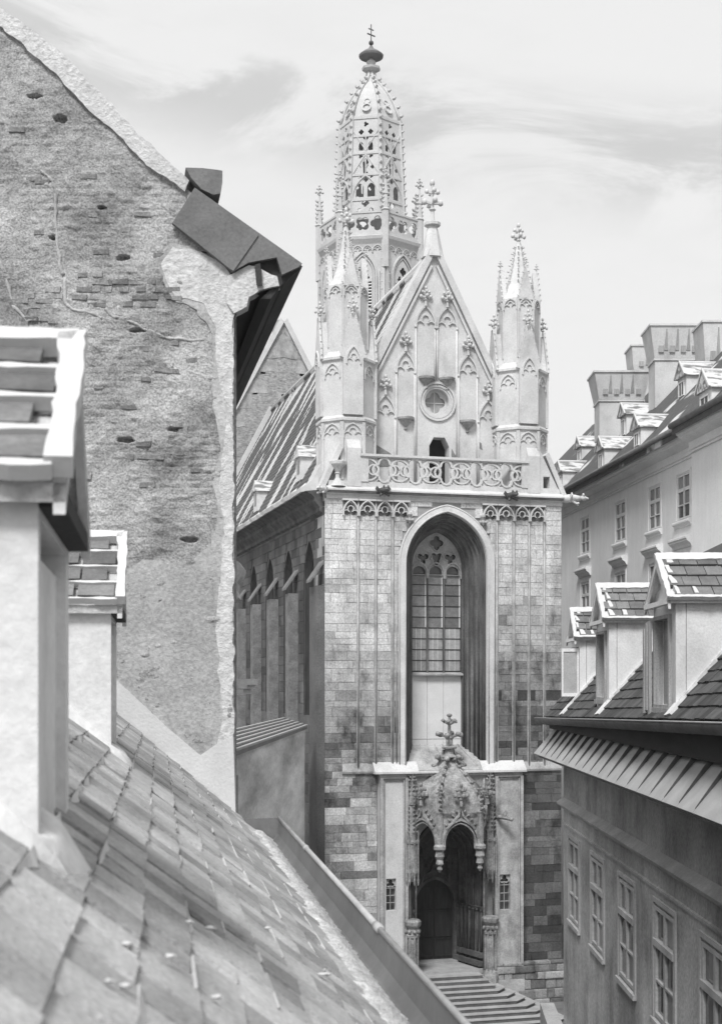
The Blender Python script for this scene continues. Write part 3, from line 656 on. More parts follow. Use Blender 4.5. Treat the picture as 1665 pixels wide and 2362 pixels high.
# -- heptagonal belfry and openwork spire
TC = Vector((12.06, 36.4, 0)); TR = 3.5
def hept(r, z, rot=-math.pi/2): return [(TC.x+r*math.cos(rot+2*math.pi*i/7), TC.y+r*math.sin(rot+2*math.pi*i/7), z) for i in range(7)]
m = MB(); m.loft([hept(r, z) for r, z in ((3.5,5),(3.5,42.6),(3.56,42.8),(3.75,43.1),(3.8,43.3),(3.6,43.4),(3.5,43.45))], True, cap1=True)
tower = m.build('bell_tower', 'tower', church)
for i in range(7):
    a, b = Vector(hept(TR,0)[i]), Vector(hept(TR,0)[(i+1)%7]); mid = (a+b)/2; t = (b-a).normalized(); nn = (mid-TC).normalized()
    if nn.y > .5: continue
    P = frame(mid, t, Z, -nn)
    m = MB(); wz0 = 38.6
    m.plate(P, arch(0, .62, 40.6, 41.8, wz0), [], -.02, .05); bw_ = m.build('belfry_window', 'void', tower)
    m = MB()
    for w, d in ((.95,-.16),(.80,-.10),(.66,-.06)): m.band(P, arch(0, w, 40.6, 41.8+(w-.62)*1.5, 30, 0, 8), .09, d, .03)
    m.build('window_surround', 'tower', bw_)
    m = MB(); m.plate(P, arch(0, .62, 40.6, 41.8, 40.3, 0, 8), [foil(0, 41.15, .30, 4, 0, .52), foil(-.3, 40.62, .20, 3, math.pi/2, .5), foil(.3, 40.62, .20, 3, math.pi/2, .5)], -.08, -.03); m.box; m.bar(P(0,wz0,-.05),P(0,40.4,-.05),.1,.08,nn); m.build('tracery', 'tower', bw_)
    m = MB()
    for k in range(8):
        z = wz0+.1+k*.2
        for sx in (-.33,.33): m.hexa([P(sx-.27,z,-.09),P(sx+.27,z,-.09),P(sx+.27,z+.10,.0),P(sx-.27,z+.10,.0)],[P(sx-.27,z+.03,-.09),P(sx+.27,z+.03,-.09),P(sx+.27,z+.13,.0),P(sx-.27,z+.13,.0)])
    m.build('louvre', 'tower', bw_, 'stuff')
    m = MB()
    for sx in (-1, 1):
        m.bar(P(sx*1.42,30,-.08),P(sx*1.42,42.7,-.08),.22,.2,nn); m.bar(P(sx*1.12,30,-.04),P(sx*1.12,41,-.04),.08,.1,nn)
        crockets(m, P(sx*1.42,39.5,-.15), P(sx*1.42,42.5,-.15), 6, t*-sx, .13)
    for c in (-1.0,-.33,.33,1.0): blind_arch(m, P, c, .32, 42.35, 42.72, 0, .05, .08)
    m.build('face_shaft', 'tower', tower)
    if i == 0:
        m = MB(); m.plate(P, rect(-.72,.72,38.9,40.35), [], -.06, .0); cf = m.build('clock_recess', 'wood', tower)
        m = MB(); m.plate(P, circ(0,39.5,.68,28), [], -.10, -.07); m.build('clock_face', 'board', cf)
        m = MB()
        for q in range(12): an = math.pi/6*q; m.bar(P(.48*math.sin(an),39.5+.48*math.cos(an),-.11),P(.62*math.sin(an),39.5+.62*math.cos(an),-.11),.03,.02,nn)
        m.bar(P(0,39.5,-.12),P(.3,39.75,-.12),.05,.02,nn); m.bar(P(0,39.5,-.12),P(-.15,39.0,-.12),.04,.02,nn); m.bar(P(-.75,40.1,-.14),P(.75,40.1,-.14),.06,.04,nn); m.build('clock_marks', 'wood', cf)
m = MB()                                              # pierced parapet round the tower head
for i in range(7):
    a, b = Vector(hept(3.5,43.4)[i]), Vector(hept(3.5,43.4)[(i+1)%7]); t = (b-a); L = t.length; t.normalize(); nn = ((a+b)/2-TC); nn.z = 0; nn.normalize(); P = frame(a, t, Z, -nn)
    m.plate(P, rect(0,L,.05,1.45), [foil(L*(k+.5)/3,.75,.5,4,math.pi/4*(k%2),.52) for k in range(3)], -.08, .08)
    m.bar(P(-.05,1.5,0),P(L+.05,1.5,0),.25,.12); m.bar(P(-.1,.0,0),P(L+.1,.0,0),.35,.14)
m.build('tower_parapet', 'tower', tower)
for i in range(7):
    p = Vector(hept(3.55,42.)[i]); m = MB()
    m.lathe((p.x,p.y), [(.26,41.2),(.26,44.9),(.33,45.0),(.22,45.1),(.15,46.),(.2,46.05),(.06,47.0)], 6); crockets(m, (p.x,p.y,45.1),(p.x,p.y,46.8),6,(1,.2,0),.22); crockets(m, (p.x,p.y,45.1),(p.x,p.y,46.8),6,(-1,-.2,0),.22)
    finial(m, (p.x,p.y,46.8), .95, w=1.1); m.build('pinnacle', 'tower', tower)
m = MB(); rr = lambda z: 2.42-.045*(z-44.8)
for i in range(7):
    a0, b0 = Vector(hept(rr(44.8),44.8)[i]), Vector(hept(rr(44.8),44.8)[(i+1)%7]); a1, b1 = Vector(hept(rr(51.9),51.9)[i]), Vector(hept(rr(51.9),51.9)[(i+1)%7])
    mid0, mid1 = (a0+b0)/2, (a1+b1)/2; L0, L1 = (b0-a0).length, (b1-a1).length; nn = mid0-TC; nn.z = 0; nn.normalize()
    t = (b0-a0).normalized()
    def P(a, b, d, mid0=mid0, mid1=mid1, L0=L0, L1=L1, nn=nn, t=t): k = b/7.5; return mid0.lerp(mid1, k)+t*(a*(L0*(1-k)+L1*k)/L0)-nn*d
    h = L0/2
    hs = [foil(-.42,.55,.26,3,math.pi/2,.5), foil(.42,.55,.26,3,math.pi/2,.5), foil(0,1.15,.27,4,0,.52)]
    hs += [arch(-.40,.27,2.2,2.6,1.6), arch(.40,.27,2.2,2.6,1.6), foil(0,2.85,.20,4,0,.5), foil(-.42,3.05,.13,3,0,.5), foil(.42,3.05,.13,3,0,.5)]
    hs += [[(-.16,3.3),(.16,3.3),(.22,4.1),(0,4.5),(-.22,4.1)], foil(-.5,3.75,.16,4,0,.5), foil(.5,3.75,.16,4,0,.5), foil(-.38,4.55,.17,3,0,.5), foil(.38,4.55,.17,3,0,.5)]
    hs += [arch(-.36,.17,5.3,5.6,4.95), arch(.36,.17,5.3,5.6,4.95), foil(0,5.85,.2,4,0,.5), foil(-.36,6.3,.2,4,0,.5), foil(.36,6.3,.2,4,0,.5), foil(0,6.85,.2,3,0,.5)]
    m.plate(P, [(-h,0),(h,0),(h,7.5),(-h,7.5)], hs, -.03, .09)
    for z in (1.4, 3.2, 4.75, 6.0, 7.3): m.bar(P(-h,z,-.03),P(h,z,-.03),.14,.10,nn)
    m.band(P, arch(0, h*.9, 1.5, 3.15, .1, 0, 7), .09, -.09, 0); m.band(P, [(-h*.9,3.3),(0,4.7),(h*.9,3.3)], .07, -.08, 0); m.band(P, [(-h*.9,6.4),(0,4.9),(h*.9,6.4)], .07, -.08, 0)
    m.bar(P(0,3.2,-.05),P(0,6.0,-.05),.07,.06,nn)
spire = m.build('openwork_spire', 'tower', church)
m = MB()
dome = [(2.10,51.9),(1.94,52.5),(1.66,53.2),(1.30,53.85),(.95,54.35),(.52,54.8),(.30,55.2),(.2,55.6)]
m.loft([hept(r*.965, z) for r, z in dome], True, cap1=True); dm = m.build('spire_cap', 'tower', spire)
for i in range(7):
    m = MB(); a0 = hept(rr(44.8)+.03,44.8)[i]; a1 = hept(rr(51.9)+.03,51.9)[i]; u = (Vector(a0)-TC); u.z = 0
    m.bar(a0, a1, .22, .22, u); crockets(m, a0, a1, 14, u, .2)
    pts = [Vector(hept(r+.02, z)[i]) for r, z in dome]; m.tube(pts, .10, 5)
    for p, q in zip(pts[:-2], pts[1:-1]): crockets(m, p, q, 1, u, .26)
    m.build('crocketed_rib', 'tower', spire)
for i in range(7):                                    # foils pierced in the cap stand as sunk rings
    m = MB()
    a, b = Vector(hept(1.88,52.5)[i]), Vector(hept(1.88,52.5)[(i+1)%7]); mid = (a+b)/2; nn = mid-TC; nn.z = 0; nn.normalize(); t = (b-a).normalized(); P = frame(mid, t, Z-nn*.42, -nn)
    m.band(P, circ(0,.0,.28,12), .08, -.12, .1, True); m.band(P, circ(0,.52,.20,12), .08, -.1, .15, True); m.build('cap_tracery', 'tower', dm)
m = MB(); z = 55.4; m.lathe((TC.x,TC.y), [(.3,55.3),(.24,55.6),(.62,55.75),(.66,55.9),(.22,56.05),(.34,56.3),(.16,56.45),(.14,56.75)], 7); m.build('spire_collar', 'tower', spire)
m = MB(); m.lathe((TC.x,TC.y), [(.3,56.5),(.82,56.62),(.86,56.75),(.55,57.0),(.2,57.22),(.1,57.4)], 14); m.build('crown_canopy', 'boarding', spire)
m = MB(); m.tube([(TC.x,TC.y,57.2),(TC.x,TC.y,58.9)], .035, 6); m.ball((TC.x,TC.y,57.62), .17, 1, k=10, m=8)
m.bar((TC.x-.28,TC.y,58.25),(TC.x+.28,TC.y,58.1),.07,.07); m.bar((TC.x-.18,TC.y,58.6),(TC.x+.18,TC.y,58.5),.06,.06); m.build('double_cross', 'darkmetal', spire)
# -- porch: framed panels with slit windows
for (u0, u1, v0, v1), (a0, a1) in (((890,913,2027,2100),(2.30,3.50)), ((1152,1176,2017,2098),(7.34,8.60))):
    s0, z1 = fs(u0, v0, -.2); s1, z0 = fs(u1, v1, -.2); m = MB()
    sl_ = rect(s0, s1, z0, z1)
    m.plate(FP, rect(a0, a1, .3, 9.84), [sl_], -.22, .06); pp = m.build('porch_panel', 'pale' if a0 < 5 else 'mid', church)
    m = MB(); m.band(FP, [(a0+.06,.9),(a0+.06,9.66),(a1-.06,9.66),(a1-.06,.9)], .13, -.34, -.2); m.band(FP, [(a0+.17,.9),(a0+.17,9.56),(a1-.17,9.56),(a1-.17,.9)], .05, -.29, -.2)
    m.band(FP, [((s0+s1)/2-.5,.9),((s0+s1)/2-.5,z0-.3)], .0, -.25, -.2) if False else None
    m.box(a0-.02, a1+.02, -.42, .0, .2, 1.05); m.build('panel_frame', 'mid', pp)
    m = MB(); m.plate(FP, rect(s0-.02, s1+.02, z0-.02, z1+.02), [], .03, .06); w_ = m.build('slit_window', 'glass', pp)
    m = MB(); m.plate(FP, rect(s0, s1, z1-.32, z1), [foil((s0+s1)/2, z1-.24, (s1-s0)*.42, 3, math.pi/2, .5)], -.12, -.07)
    for k in range(1, 4): m.box(s0, s1, -.1, -.08, z0+(z1-z0)*k/4.4, z0+(z1-z0)*k/4.4+.03)
    m.box((s0+s1)/2-.012, (s0+s1)/2+.012, -.1, -.08, z0, z1-.3); m.build('glazing_bar', 'mid', w_)
m = MB(); m.plate(FP, [(3.5,6.5)]+arch(5.35, 1.5, 6.5, 8.0, None)+[(7.34,6.5),(7.34,9.84),(3.5,9.84)], [], -.16, .03); m.build('porch_spandrel', 'mid', church)
# -- deep portal with splayed, shafted sides and a panelled door
pr = [(0,-.1),(.0,.2),(.12,.25),(.12,.6),(.25,.66),(.25,1.05),(.4,1.1),(.4,1.5),(.55,1.55),(.55,1.9)]
pal = lambda o: arch(5.35, 1.6, 6.1, 7.9, 1.5, o, 8)
m = MB(); m.loft([[FP(x, z, d) for x, z in pal(o)] for o, d in pr], False)
for o, d in ((.06,.22),(.12,.42),(.25,.63),(.25,.85),(.4,1.08),(.4,1.3),(.55,1.53)): m.tube([FP(x, z, d) for x, z in pal(o)], .055, 6)
for sx in (-1, 1):                                    # dado shafts and capitals along the splay
    for k in range(7):
        t = k/6; x = 5.35+sx*(1.58-.5*t); d = .1+1.6*t
        m.tube([FP(x-sx*.06,2.2,d),FP(x-sx*.06,3.9,d)], .05, 6); m.ball((x-sx*.06,d,3.95),.09,1)
    m.hexa([(5.35+sx*1.62,0,3.98),(5.35+sx*1.50,0,3.98),(5.35+sx*1.0,1.8,3.98),(5.35+sx*1.2,1.8,3.98)],[(5.35+sx*1.62,0,4.1),(5.35+sx*1.46,0,4.1),(5.35+sx*.96,1.8,4.1),(5.35+sx*1.2,1.8,4.1)])
    for zz, e in ((1.6,.16),(1.95,.08)): m.hexa([(5.35+sx*1.62,-.05,zz),(5.35+sx*(1.5-e),-.05,zz),(5.35+sx*(1.0-e),1.85,zz),(5.35+sx*1.2,1.85,zz)],[(5.35+sx*1.62,-.05,zz+.22),(5.35+sx*(1.5-e),-.05,zz+.22),(5.35+sx*(1.0-e),1.85,zz+.22),(5.35+sx*1.2,1.85,zz+.22)])
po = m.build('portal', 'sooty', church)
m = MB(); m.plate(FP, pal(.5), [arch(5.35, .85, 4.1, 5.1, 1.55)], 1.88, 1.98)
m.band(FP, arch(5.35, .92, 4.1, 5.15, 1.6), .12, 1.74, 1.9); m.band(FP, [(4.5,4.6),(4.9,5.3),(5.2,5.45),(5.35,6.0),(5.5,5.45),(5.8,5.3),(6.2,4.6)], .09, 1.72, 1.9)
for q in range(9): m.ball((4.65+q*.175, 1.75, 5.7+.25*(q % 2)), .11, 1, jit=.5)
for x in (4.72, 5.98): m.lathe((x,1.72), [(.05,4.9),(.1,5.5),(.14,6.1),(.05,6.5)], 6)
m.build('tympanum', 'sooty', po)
m = MB(); m.box(4.5, 5.34, 1.96, 2.04, 1.6, 5.1); m.box(5.36, 6.2, 1.96, 2.04, 1.6, 5.1); dr = m.build('church_door', 'wood', po)
m = MB()
for x0, x1 in ((4.58,5.30),(5.40,6.12)):
    for z0, z1 in ((1.75,2.5),(2.6,3.7),(3.8,4.7)): m.band(FP, rect(x0,x1,z0,z1), .07, 1.92, 1.97, True)
m.build('door_moulding', 'wood', dr)
m = MB(); m.box(4.4, 6.3, 1.5, 2.1, 1.5, 1.6); m.box(3.7, 7.0, -.2, 1.9, 1.35, 1.52); m.build('portal_threshold', 'step', po)
# -- canopy: three ogee arches on hanging pendants, ribbed stone dome, flower finial
KC, KS = 5.35, 1.74; KD = KS*.866
plan = [(KC-KS,0.0),(KC-KS/2,-KD),(KC+KS/2,-KD),(KC+KS,0.0)]
m = MB(); dprof = [(1.0,8.05),(1.0,8.25),(.985,8.6),(.93,8.95),(.80,9.3),(.60,9.65),(.40,9.95),(.24,10.25),(.15,10.55),(.12,10.8)]
loops = []
for r, z in dprof:
    L = []
    for i in range(3):
        a, b = plan[i], plan[i+1]
        for k in range(4): L.append((KC+(a[0]+(b[0]-a[0])*k/4-KC)*r, (a[1]+(b[1]-a[1])*k/4)*r-.02, z))
    L.append((KC+(plan[3][0]-KC)*r, plan[3][1]*r-.02, z)); loops.append(L)
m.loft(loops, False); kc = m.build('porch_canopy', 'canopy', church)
m = MB()
for i in range(4):
    pts = [Vector((KC+(plan[i][0]-KC)*r*1.01, plan[i][1]*r*1.01-.03, z)) for r, z in dprof]; m.tube(pts, .05, 5)
    for p, q in zip(pts[1:-2], pts[2:-1]): crockets(m, p, q, 1, (p.x-KC, p.y-.3, .15), .17)
m.build('canopy_rib', 'canopy', kc)
for i in range(3):
    a, b = Vector((*plan[i],0)), Vector((*plan[i+1],0)); t = (b-a).normalized(); nn = Vector((t.y,-t.x,0)); P = frame((a+b)/2, t, Z, -nn); h = KS/2
    ar = arch(0, h-.13, 7.05, 7.95, 6.85, 0, 8)
    m = MB(); m.plate(P, [(-h,6.85)]+ar+[(h,6.85),(h,8.3),(-h,8.3)], [], -.02, .2)
    m.band(P, arch(0, h-.09, 7.05, 8.0, 6.9, 0, 8), .10, -.12, 0); m.band(P, arch(0, h-.2, 7.05, 7.85, 6.9, 0, 8), .06, -.06, .1)
    m.band(P, [(-.62,7.62),(-.3,7.95),(-.1,8.15),(0,8.45),(.1,8.15),(.3,7.95),(.62,7.62)], .08, -.15, 0)
    for sx in (-1, 1):
        crockets(m, P(sx*.62,7.66,-.08), P(sx*.05,8.4,-.08), 4, t*sx+Z*.6, .11)
    m.bar(P(0,8.4,-.12),P(0,8.95,-.1),.08,.08); finial(m, P(0,8.55,-.18), .85, w=1.35); m.build('ogee_arch', 'canopy', kc)
for i in (1, 2):
    p = plan[i]; m = MB(); m.lathe(p, [(.03,5.85),(.12,5.98),(.08,6.1),(.17,6.2),(.13,6.38),(.2,6.5),(.16,6.7),(.26,6.8),(.26,6.92),(.16,7.0),(.14,8.2),(.18,8.3),(.05,9.1)], 8)
    crockets(m, (p[0],p[1]-.1,8.3), (p[0],p[1]-.02,9.0), 4, (0,-1,.3), .12); finial(m, (p[0],p[1]-.05,8.85), .5, w=1.3); m.build('pendant', 'canopy', kc)
m = MB(); fx = (KC-.02, -.22); m.lathe(fx, [(.34,10.5),(.2,10.62),(.18,10.8),(.32,10.86),(.34,10.92),(.16,10.98),(.15,11.25),(.2,11.3),(.08,11.4),(.06,12.2)], 8)
for zz, q, rr_ in ((10.45,.52,.13),(11.42,.50,.12),(11.98,.28,.085)):
    for k in range(6):
        an = math.pi/3*k; c = (fx[0]+q*math.cos(an), fx[1]+q*math.sin(an), zz+.06*(k % 2)); m.ball(c, rr_, .9, jit=.5); m.bar((fx[0],fx[1],zz-.12), c, .08, .08)
m.ball((fx[0],fx[1],12.25), .13, .6); m.build('canopy_finial', 'canopy', kc)
# -- hanging niche canopies and statue pedestals on both sides
for x in (3.68, 7.10):
    m = MB(); c = (x, -.36)
    m.lathe(c, [(.10,5.35),(.22,5.6),(.26,5.75),(.24,6.9),(.28,6.95),(.28,7.05),(.16,7.1),(.15,8.5),(.2,8.55),(.05,9.7)], 8, math.pi/8)
    for k in range(8):
        an = math.pi/4*k; q = (c[0]+.26*math.cos(an), c[1]+.26*math.sin(an))
        m.lathe(q, [(.01,5.2),(.05,5.4),(.035,5.5),(.035,6.95),(.05,7.0),(.005,7.5)], 5)
    for sx in (-1, 1): crockets(m, (x+sx*.08,-.36,7.3), (x+sx*.03,-.36,9.4), 12, (sx,-.3,.2), .115)
    crockets(m, (x,-.45,7.3), (x,-.38,9.4), 12, (0,-1,.2), .115); finial(m, (x,-.36,9.3), .5, w=1.3); nc = m.build('niche_canopy', 'canopy', church)
    m = MB(); m.lathe(c, [(.34,.1),(.34,1.3),(.30,1.45),(.22,1.55),(.22,3.0),(.28,3.05),(.3,3.15),(.26,3.2),(.24,3.4),(.34,3.55),(.36,3.7),(.3,3.78)], 8, math.pi/8)
    for k in range(8): an = math.pi/4*k; m.bar((c[0]+.24*math.cos(an),c[1]+.24*math.sin(an),1.55),(c[0]+.24*math.cos(an),c[1]+.24*math.sin(an),3.1),.05,.05); m.ball((c[0]+.28*math.cos(an),c[1]+.28*math.sin(an),3.3),.08,1.2,jit=.4)
    m.build('statue_pedestal', 'canopy', church)
    m = MB(); m.tube([(x-.22,-.2,1.4),(x-.22,-.2,9.6)], .05, 6); m.tube([(x+.2,-.18,3.7),(x+.2,-.18,7)], .04, 6); m.build('colonnette', 'canopy', church)
gx_ = 7.45; m = MB(); m.tube([(gx_-.1,-.3,7.95),(gx_+.2,-.6,7.95),(gx_+.4,-.8,7.85)], [.1,.11,.05], 6); m.ball((gx_+.42,-.82,7.88),.1,jit=.4); m.bar((gx_+.1,-.6,8.0),(gx_+.25,-.75,8.2),.05,.15); m.build('gargoyle', 'canopy', church)

# ================================================================== STAIRS in front of the porch
def cw(a, d, z): return C0+E1*a+E2*d+Z*z
st = root('stone_staircase', 'worn stone staircase with chamfered steps rising to the church porch', 'staircase', C0+E1*5+E2*(-2)+Vector((0,0,0)), 0)
for k in range(11):
    z = 1.42-.145*k; d = -.85-.36*k; a = 6.62+max(0, k-2)*.27
    if k < 3: pts = [(1.5,.1),(1.5,d),(a+.15*k,d),(a+.15*k,.1)]
    else: pts = [(1.5,.1),(1.5,d),(a,d),(a+.42+.03*k,d+.55),(a+.3+.03*k,.1)]
    m = MB(); top = [cw(p, q, z) for p, q in pts]; bot = [cw(p, q, z-.17 if k < 10 else -.3) for p, q in pts]; lip = []
    cen = sum(top, Vector())/len(top); ins = lambda p: p+(Vector((cen.x,cen.y,p.z))-p).normalized()*.05
    m.hexa([ins(p) for p in bot], [ins(p-Z*.024) for p in top]); sp_ = m.build('step', 'riser', st, off=Vector(st.location)); m = MB(); m.hexa([p-Z*.022 for p in top], top); m.build('tread', 'step', sp_, off=Vector(st.location))  # risers dark, treads pale: light and shade put into the colour

# ================================================================== LEFT: tall gable house with flaking plaster
def gy(u, v, y=15.): r = ray(u, v); return (r.x*y, EYE+r.z*y)
GY = 15.0
gh = root('gable_house', 'flaking grey plaster gable wall with patches of bare brick and dark boxed eaves', 'house', (-3.2, GY, 0)); GO = Vector((-3.2, GY, 0))
WP = frame((0,GY,0), X, Z, Y)
top = [(-60,-30),(0,40),(120,130),(230,255),(330,350),(430,425),(412,470),(400,520),(540,632)]
outl = [gy(u, v) for u, v in [(540,900),(540,632)]]
# wall as a fine relief grid: ragged render over brick, knocked-out holes
nx, nz_ = 230, 600; x0w, x1w = -4.25, gy(540,900)[0]; z0w = EYE-1.6
line = [gy(u, v) for u, v in ((-700,-560),(0,45),(115,140),(230,255),(330,350),(425,428))]
def ztop(x):
    for (xa,za),(xb,zb_) in zip(line[:-1], line[1:]):
        if x <= xb: return za+(zb_-za)*(x-xa)/(xb-xa)
    xa, za = line[-1]; return za-(x-xa)*1.05
holes_px = [(140,275,13,7),(285,595,14,5),(123,548,7,4),(290,1015,17,5),(438,1245,17,5),(405,990,15,4),(320,762,16,4),(82,222,16,3),(236,480,9,3)]
hpos = [(*gy(u, v), a*GY/F, b*GY/F) for u, v, a, b in holes_px]
def relief(x, z):
    p = Vector((x*3.2, z*3.2, 0)); d = -noise.fractal(p, .9, 2.1, 6)*.022
    q = noise.noise(Vector((x*9, z*14, 4.2))); d += max(0, q-.15)*-.03
    mk = max(0, min(1, (noise.noise(Vector((x*1.3, z*1.1, 8.)))+noise.noise(Vector((x*3.1, z*3.3, 2.)))*.6+.22)*2.2))
    if mk > 0:                                          # brick courses show where the render has worn thin
        row = math.floor(z/.077); fz = z/.077-row; fx_ = (x/.165+(.5 if row % 2 else 0)+.13*noise.noise(Vector((row*3.7, 1, 1)))) % 1
        if fz < .2 or fx_ < .1: d += .011*mk*(.6+.6*noise.noise(Vector((x*11, z*11, 1))))
    for hx, hz2, a, b in hpos:
        e = ((x-hx)/a)**2+((z-hz2)/b)**2+noise.noise(Vector((x*22, z*30, hx)))*.9
        if e < 1.6: d += .085*max(0, min(1, (1.6-e)*1.4))
    return d
m = MB(); vs, fsx = [], []
for i in range(nx+1):
    x = x0w+(x1w-x0w)*i/nx; zt_ = ztop(x)
    for j in range(nz_+1): z = z0w+(zt_-z0w)*j/nz_; vs.append((x, GY+(relief(x, z) if i < nx else 0), z))
for i in range(nx):
    for j in range(nz_): a = i*(nz_+1)+j; fsx.append((a, a+nz_+1, a+nz_+2, a+1))
m.add(vs, fsx, smooth=True)
m.box(-6.6, x1w-.001, GY+.13, GY+.5, 0, 12.5); m.box(-6.6, x1w, GY+.001, GY+.5, 0, z0w); m.hexa([(-6.6,GY,z0w),(x0w,GY,z0w),(x0w,GY+.5,z0w),(-6.6,GY+.5,z0w)],[(-6.6,GY,ztop(-6.6)),(x0w,GY,ztop(x0w)),(x0w,GY+.5,ztop(x0w)),(-6.6,GY+.5,ztop(-6.6))])
wl = m.build('gable_wall', 'rough', gh, off=GO)
dd_ = Vector((-.1835, 1, 0)).normalized()             # street direction of this house
m = MB()                                              # side wall and roof behind the gable
c = Vector((x1w, GY+.3, 0)); m.hexa([c, c+dd_*16, c+dd_*16-X*4, c-X*4], [p+Z*17.6 for p in (c, c+dd_*16, c+dd_*16-X*4, c-X*4)]); m.build('side_wall', 'smooth', gh, off=GO)
m = MB(); q0 = [Vector((line[1][0]-1.5, GY+.2, ztop(line[1][0]-1.5)-.02)), Vector((line[-1][0], GY+.2, line[-1][1]-.02))]
m.hexa([q0[0]-Z*.3,q0[1]-Z*.3,q0[1]+dd_*16-Z*.3,q0[0]+dd_*16-Z*.3],[q0[0],q0[1],q0[1]+dd_*16,q0[0]+dd_*16]); m.build('roof', 'snowtile', gh, off=GO)
# bricks showing through
bm_ = []
for k in range(6):
    mb = MB(); w, h = .168, .060; j = lambda s=.012: R.uniform(-s, s)
    o_ = [(0+j(),0,0+j()),(w+j(),0,j()),(w+j(),0,h+j()),(j(),0,h+j())]; mid_ = [(x*.94+.005, -.010+j(.003), z*.9+.003) for x, _, z in o_]
    mb.add([(x,.05,z) for x,_,z in o_]+[(x,-.006,z) for x,_,z in o_]+mid_, [(8,9,10,11)]+[(i,(i+1)%4,4+(i+1)%4,4+i) for i in range(4)]+[(4+i,4+(i+1)%4,8+(i+1)%4,8+i) for i in range(4)])
    me = bpy.data.meshes.new('brick'); me.from_pydata(mb.v, [], mb.f); me.materials.append(M['brick']); bm_.append(me)
spots = []
for row in range(5):
    v = 640+row*17.2; lo, hi = [(345,395),(225,395),(150,390),(140,395),(195,330)][row]
    u = lo+R.uniform(-14,10)
    while u < hi:
        if R.random() < .88: spots.append((u, v))
        u += 39 if R.random() < .6 else 22
for u, v in ((60,690),(85,700),(110,690),(105,676),(70,712),(30,700),(50,742),(92,742),(112,748),(30,755)): spots.append((u, v))
for k in range(34):
    u, v = R.uniform(15,480), R.uniform(215,1150)
    if v > 200+u*.9: spots.append((u, v))
for u, v in ((215,640),(365,850),(378,862),(295,810),(322,812),(430,838),(392,1048),(405,1052),(288,1060),(318,1060),(345,1062),(398,985),(412,1000),(280,945),(440,1090),(180,640),(60,418),(80,425)): spots.append((u, v))
for u, v in spots:
    x, z = gy(u, v); o = place(bm_[R.randrange(6)], 'brick', wl, Matrix.Translation(Vector((x, GY+.002+relief(x+.08, z+.03)*.6+R.uniform(-.004,.006), z))-GO) @ Matrix.Rotation(R.uniform(-.03,.03), 4, 'Y') @ Matrix.Diagonal((R.choice((1,1,.6)),1,R.uniform(.92,1.05),1)))
# smooth corner render, limewash bands, verge mortar
def patch(pts, step, amp, d0, name, mt, par=None): m = MB(); m.plate(WP, ragged([gy(u, v) for u, v in pts], step, amp), [], d0, .12); return m.build(name, mt, par or gh, off=GO)
patch([(539,640),(520,630),(440,570),(395,560),(365,605),(378,650),(400,690),(455,715),(485,760),(492,820),(488,900),(498,960),(510,1040),(492,1110),(505,1180),(488,1260),(430,1300),(330,1290),(270,1330),(270,1650),(480,1760),(539,1760)][::-1], .05, .022, -.014, 'smooth_render', 'smooth')
patch([(539,1000),(524,960),(515,1040),(505,1120),(518,1200),(512,1300),(500,1420),(505,1560),(515,1640),(500,1720),(539,1720)][::-1], .05, .018, -.019, 'corner_render', 'verge')
patch([(539,640),(505,600),(440,575),(400,570),(372,610),(385,650),(405,685),(470,700),(500,760),(498,820),(512,900),(539,960)][::-1], .05, .018, -.019, 'corner_render', 'verge')
patch([(150,1450),(270,1568),(380,1672),(463,1742),(500,1716),(539,1700),(545,1905),(400,1790),(240,1640),(100,1520)][::-1], .2, .004, -.03, 'limewash_band', 'lime')
patch([(-120,-150),(-10,10),(60,60),(150,130),(240,225),(330,320),(400,385),(438,420),(428,445),(405,425),(340,385),(270,310),(200,250),(120,165),(60,110),(0,62),(-120,-60)][::-1], .05, .016, -.05, 'verge_mortar', 'verge')
m = MB()
for pts in ([(95,392),(105,405),(122,418),(128,440),(128,500),(132,560),(138,610),(148,640)], [(150,640),(152,700),(170,715),(215,722),(240,735)], [(243,712),(262,730),(300,740),(340,762),(390,780),(440,784),(478,786)], [(0,600),(20,660),(30,710)], [(30,705),(60,740),(90,735)]):
    fine_ = []
    for (ua, va), (ub, vb) in zip(pts[:-1], pts[1:]):
        for q in range(5): fine_.append(gy(ua+(ub-ua)*q/5, va+(vb-va)*q/5))
    m.tube([(x+.02*noise.noise(Vector((x*9,z*9,0))), GY+.004, z+.02*noise.noise(Vector((x*9,z*9,5)))) for x, z in fine_], [.020*R.uniform(.5,1.3) for _ in fine_], 6)
m.build('mortar_ridge', 'smooth', gh, off=GO)
# boxed eaves: board closing the gable end, soffit and fascia running back
def ex(name, pts, mt, y0, L, par=gh):
    m = MB(); a = [Vector((gy(u, v, GY)[0], GY+y0, gy(u, v, GY)[1])) for u, v in pts]; m.hexa(a, [p+dd_*L for p in a]); return m.build(name, mt, par, off=GO)
ex('eaves_board', [(401,521),(540,632),(575,612),(640,600),(652,640),(690,622),(698,614),(452,440)], 'boarding', -.10, .07)
ex('eaves_batten', [(590,545),(535,628),(541,632),(598,550)], 'boarding', -.115, .03)
bx = ex('eaves_soffit', [(541,735),(560,690),(655,655),(698,614),(430,520)], 'soffit', .0, 16)
ex('eaves_moulding', [(600,690),(640,655),(655,650),(625,690)], 'soffit', -.01, 16)
m = MB(); m.plate(WP, ragged([gy(u, v) for u, v in ((525,640),(575,615),(640,640),(645,662),(600,672),(575,688),(570,710),(541,725),(524,700))][::-1], .06, .012), [], -.05, .12); m.build('broken_cornice', 'verge', gh, off=GO)
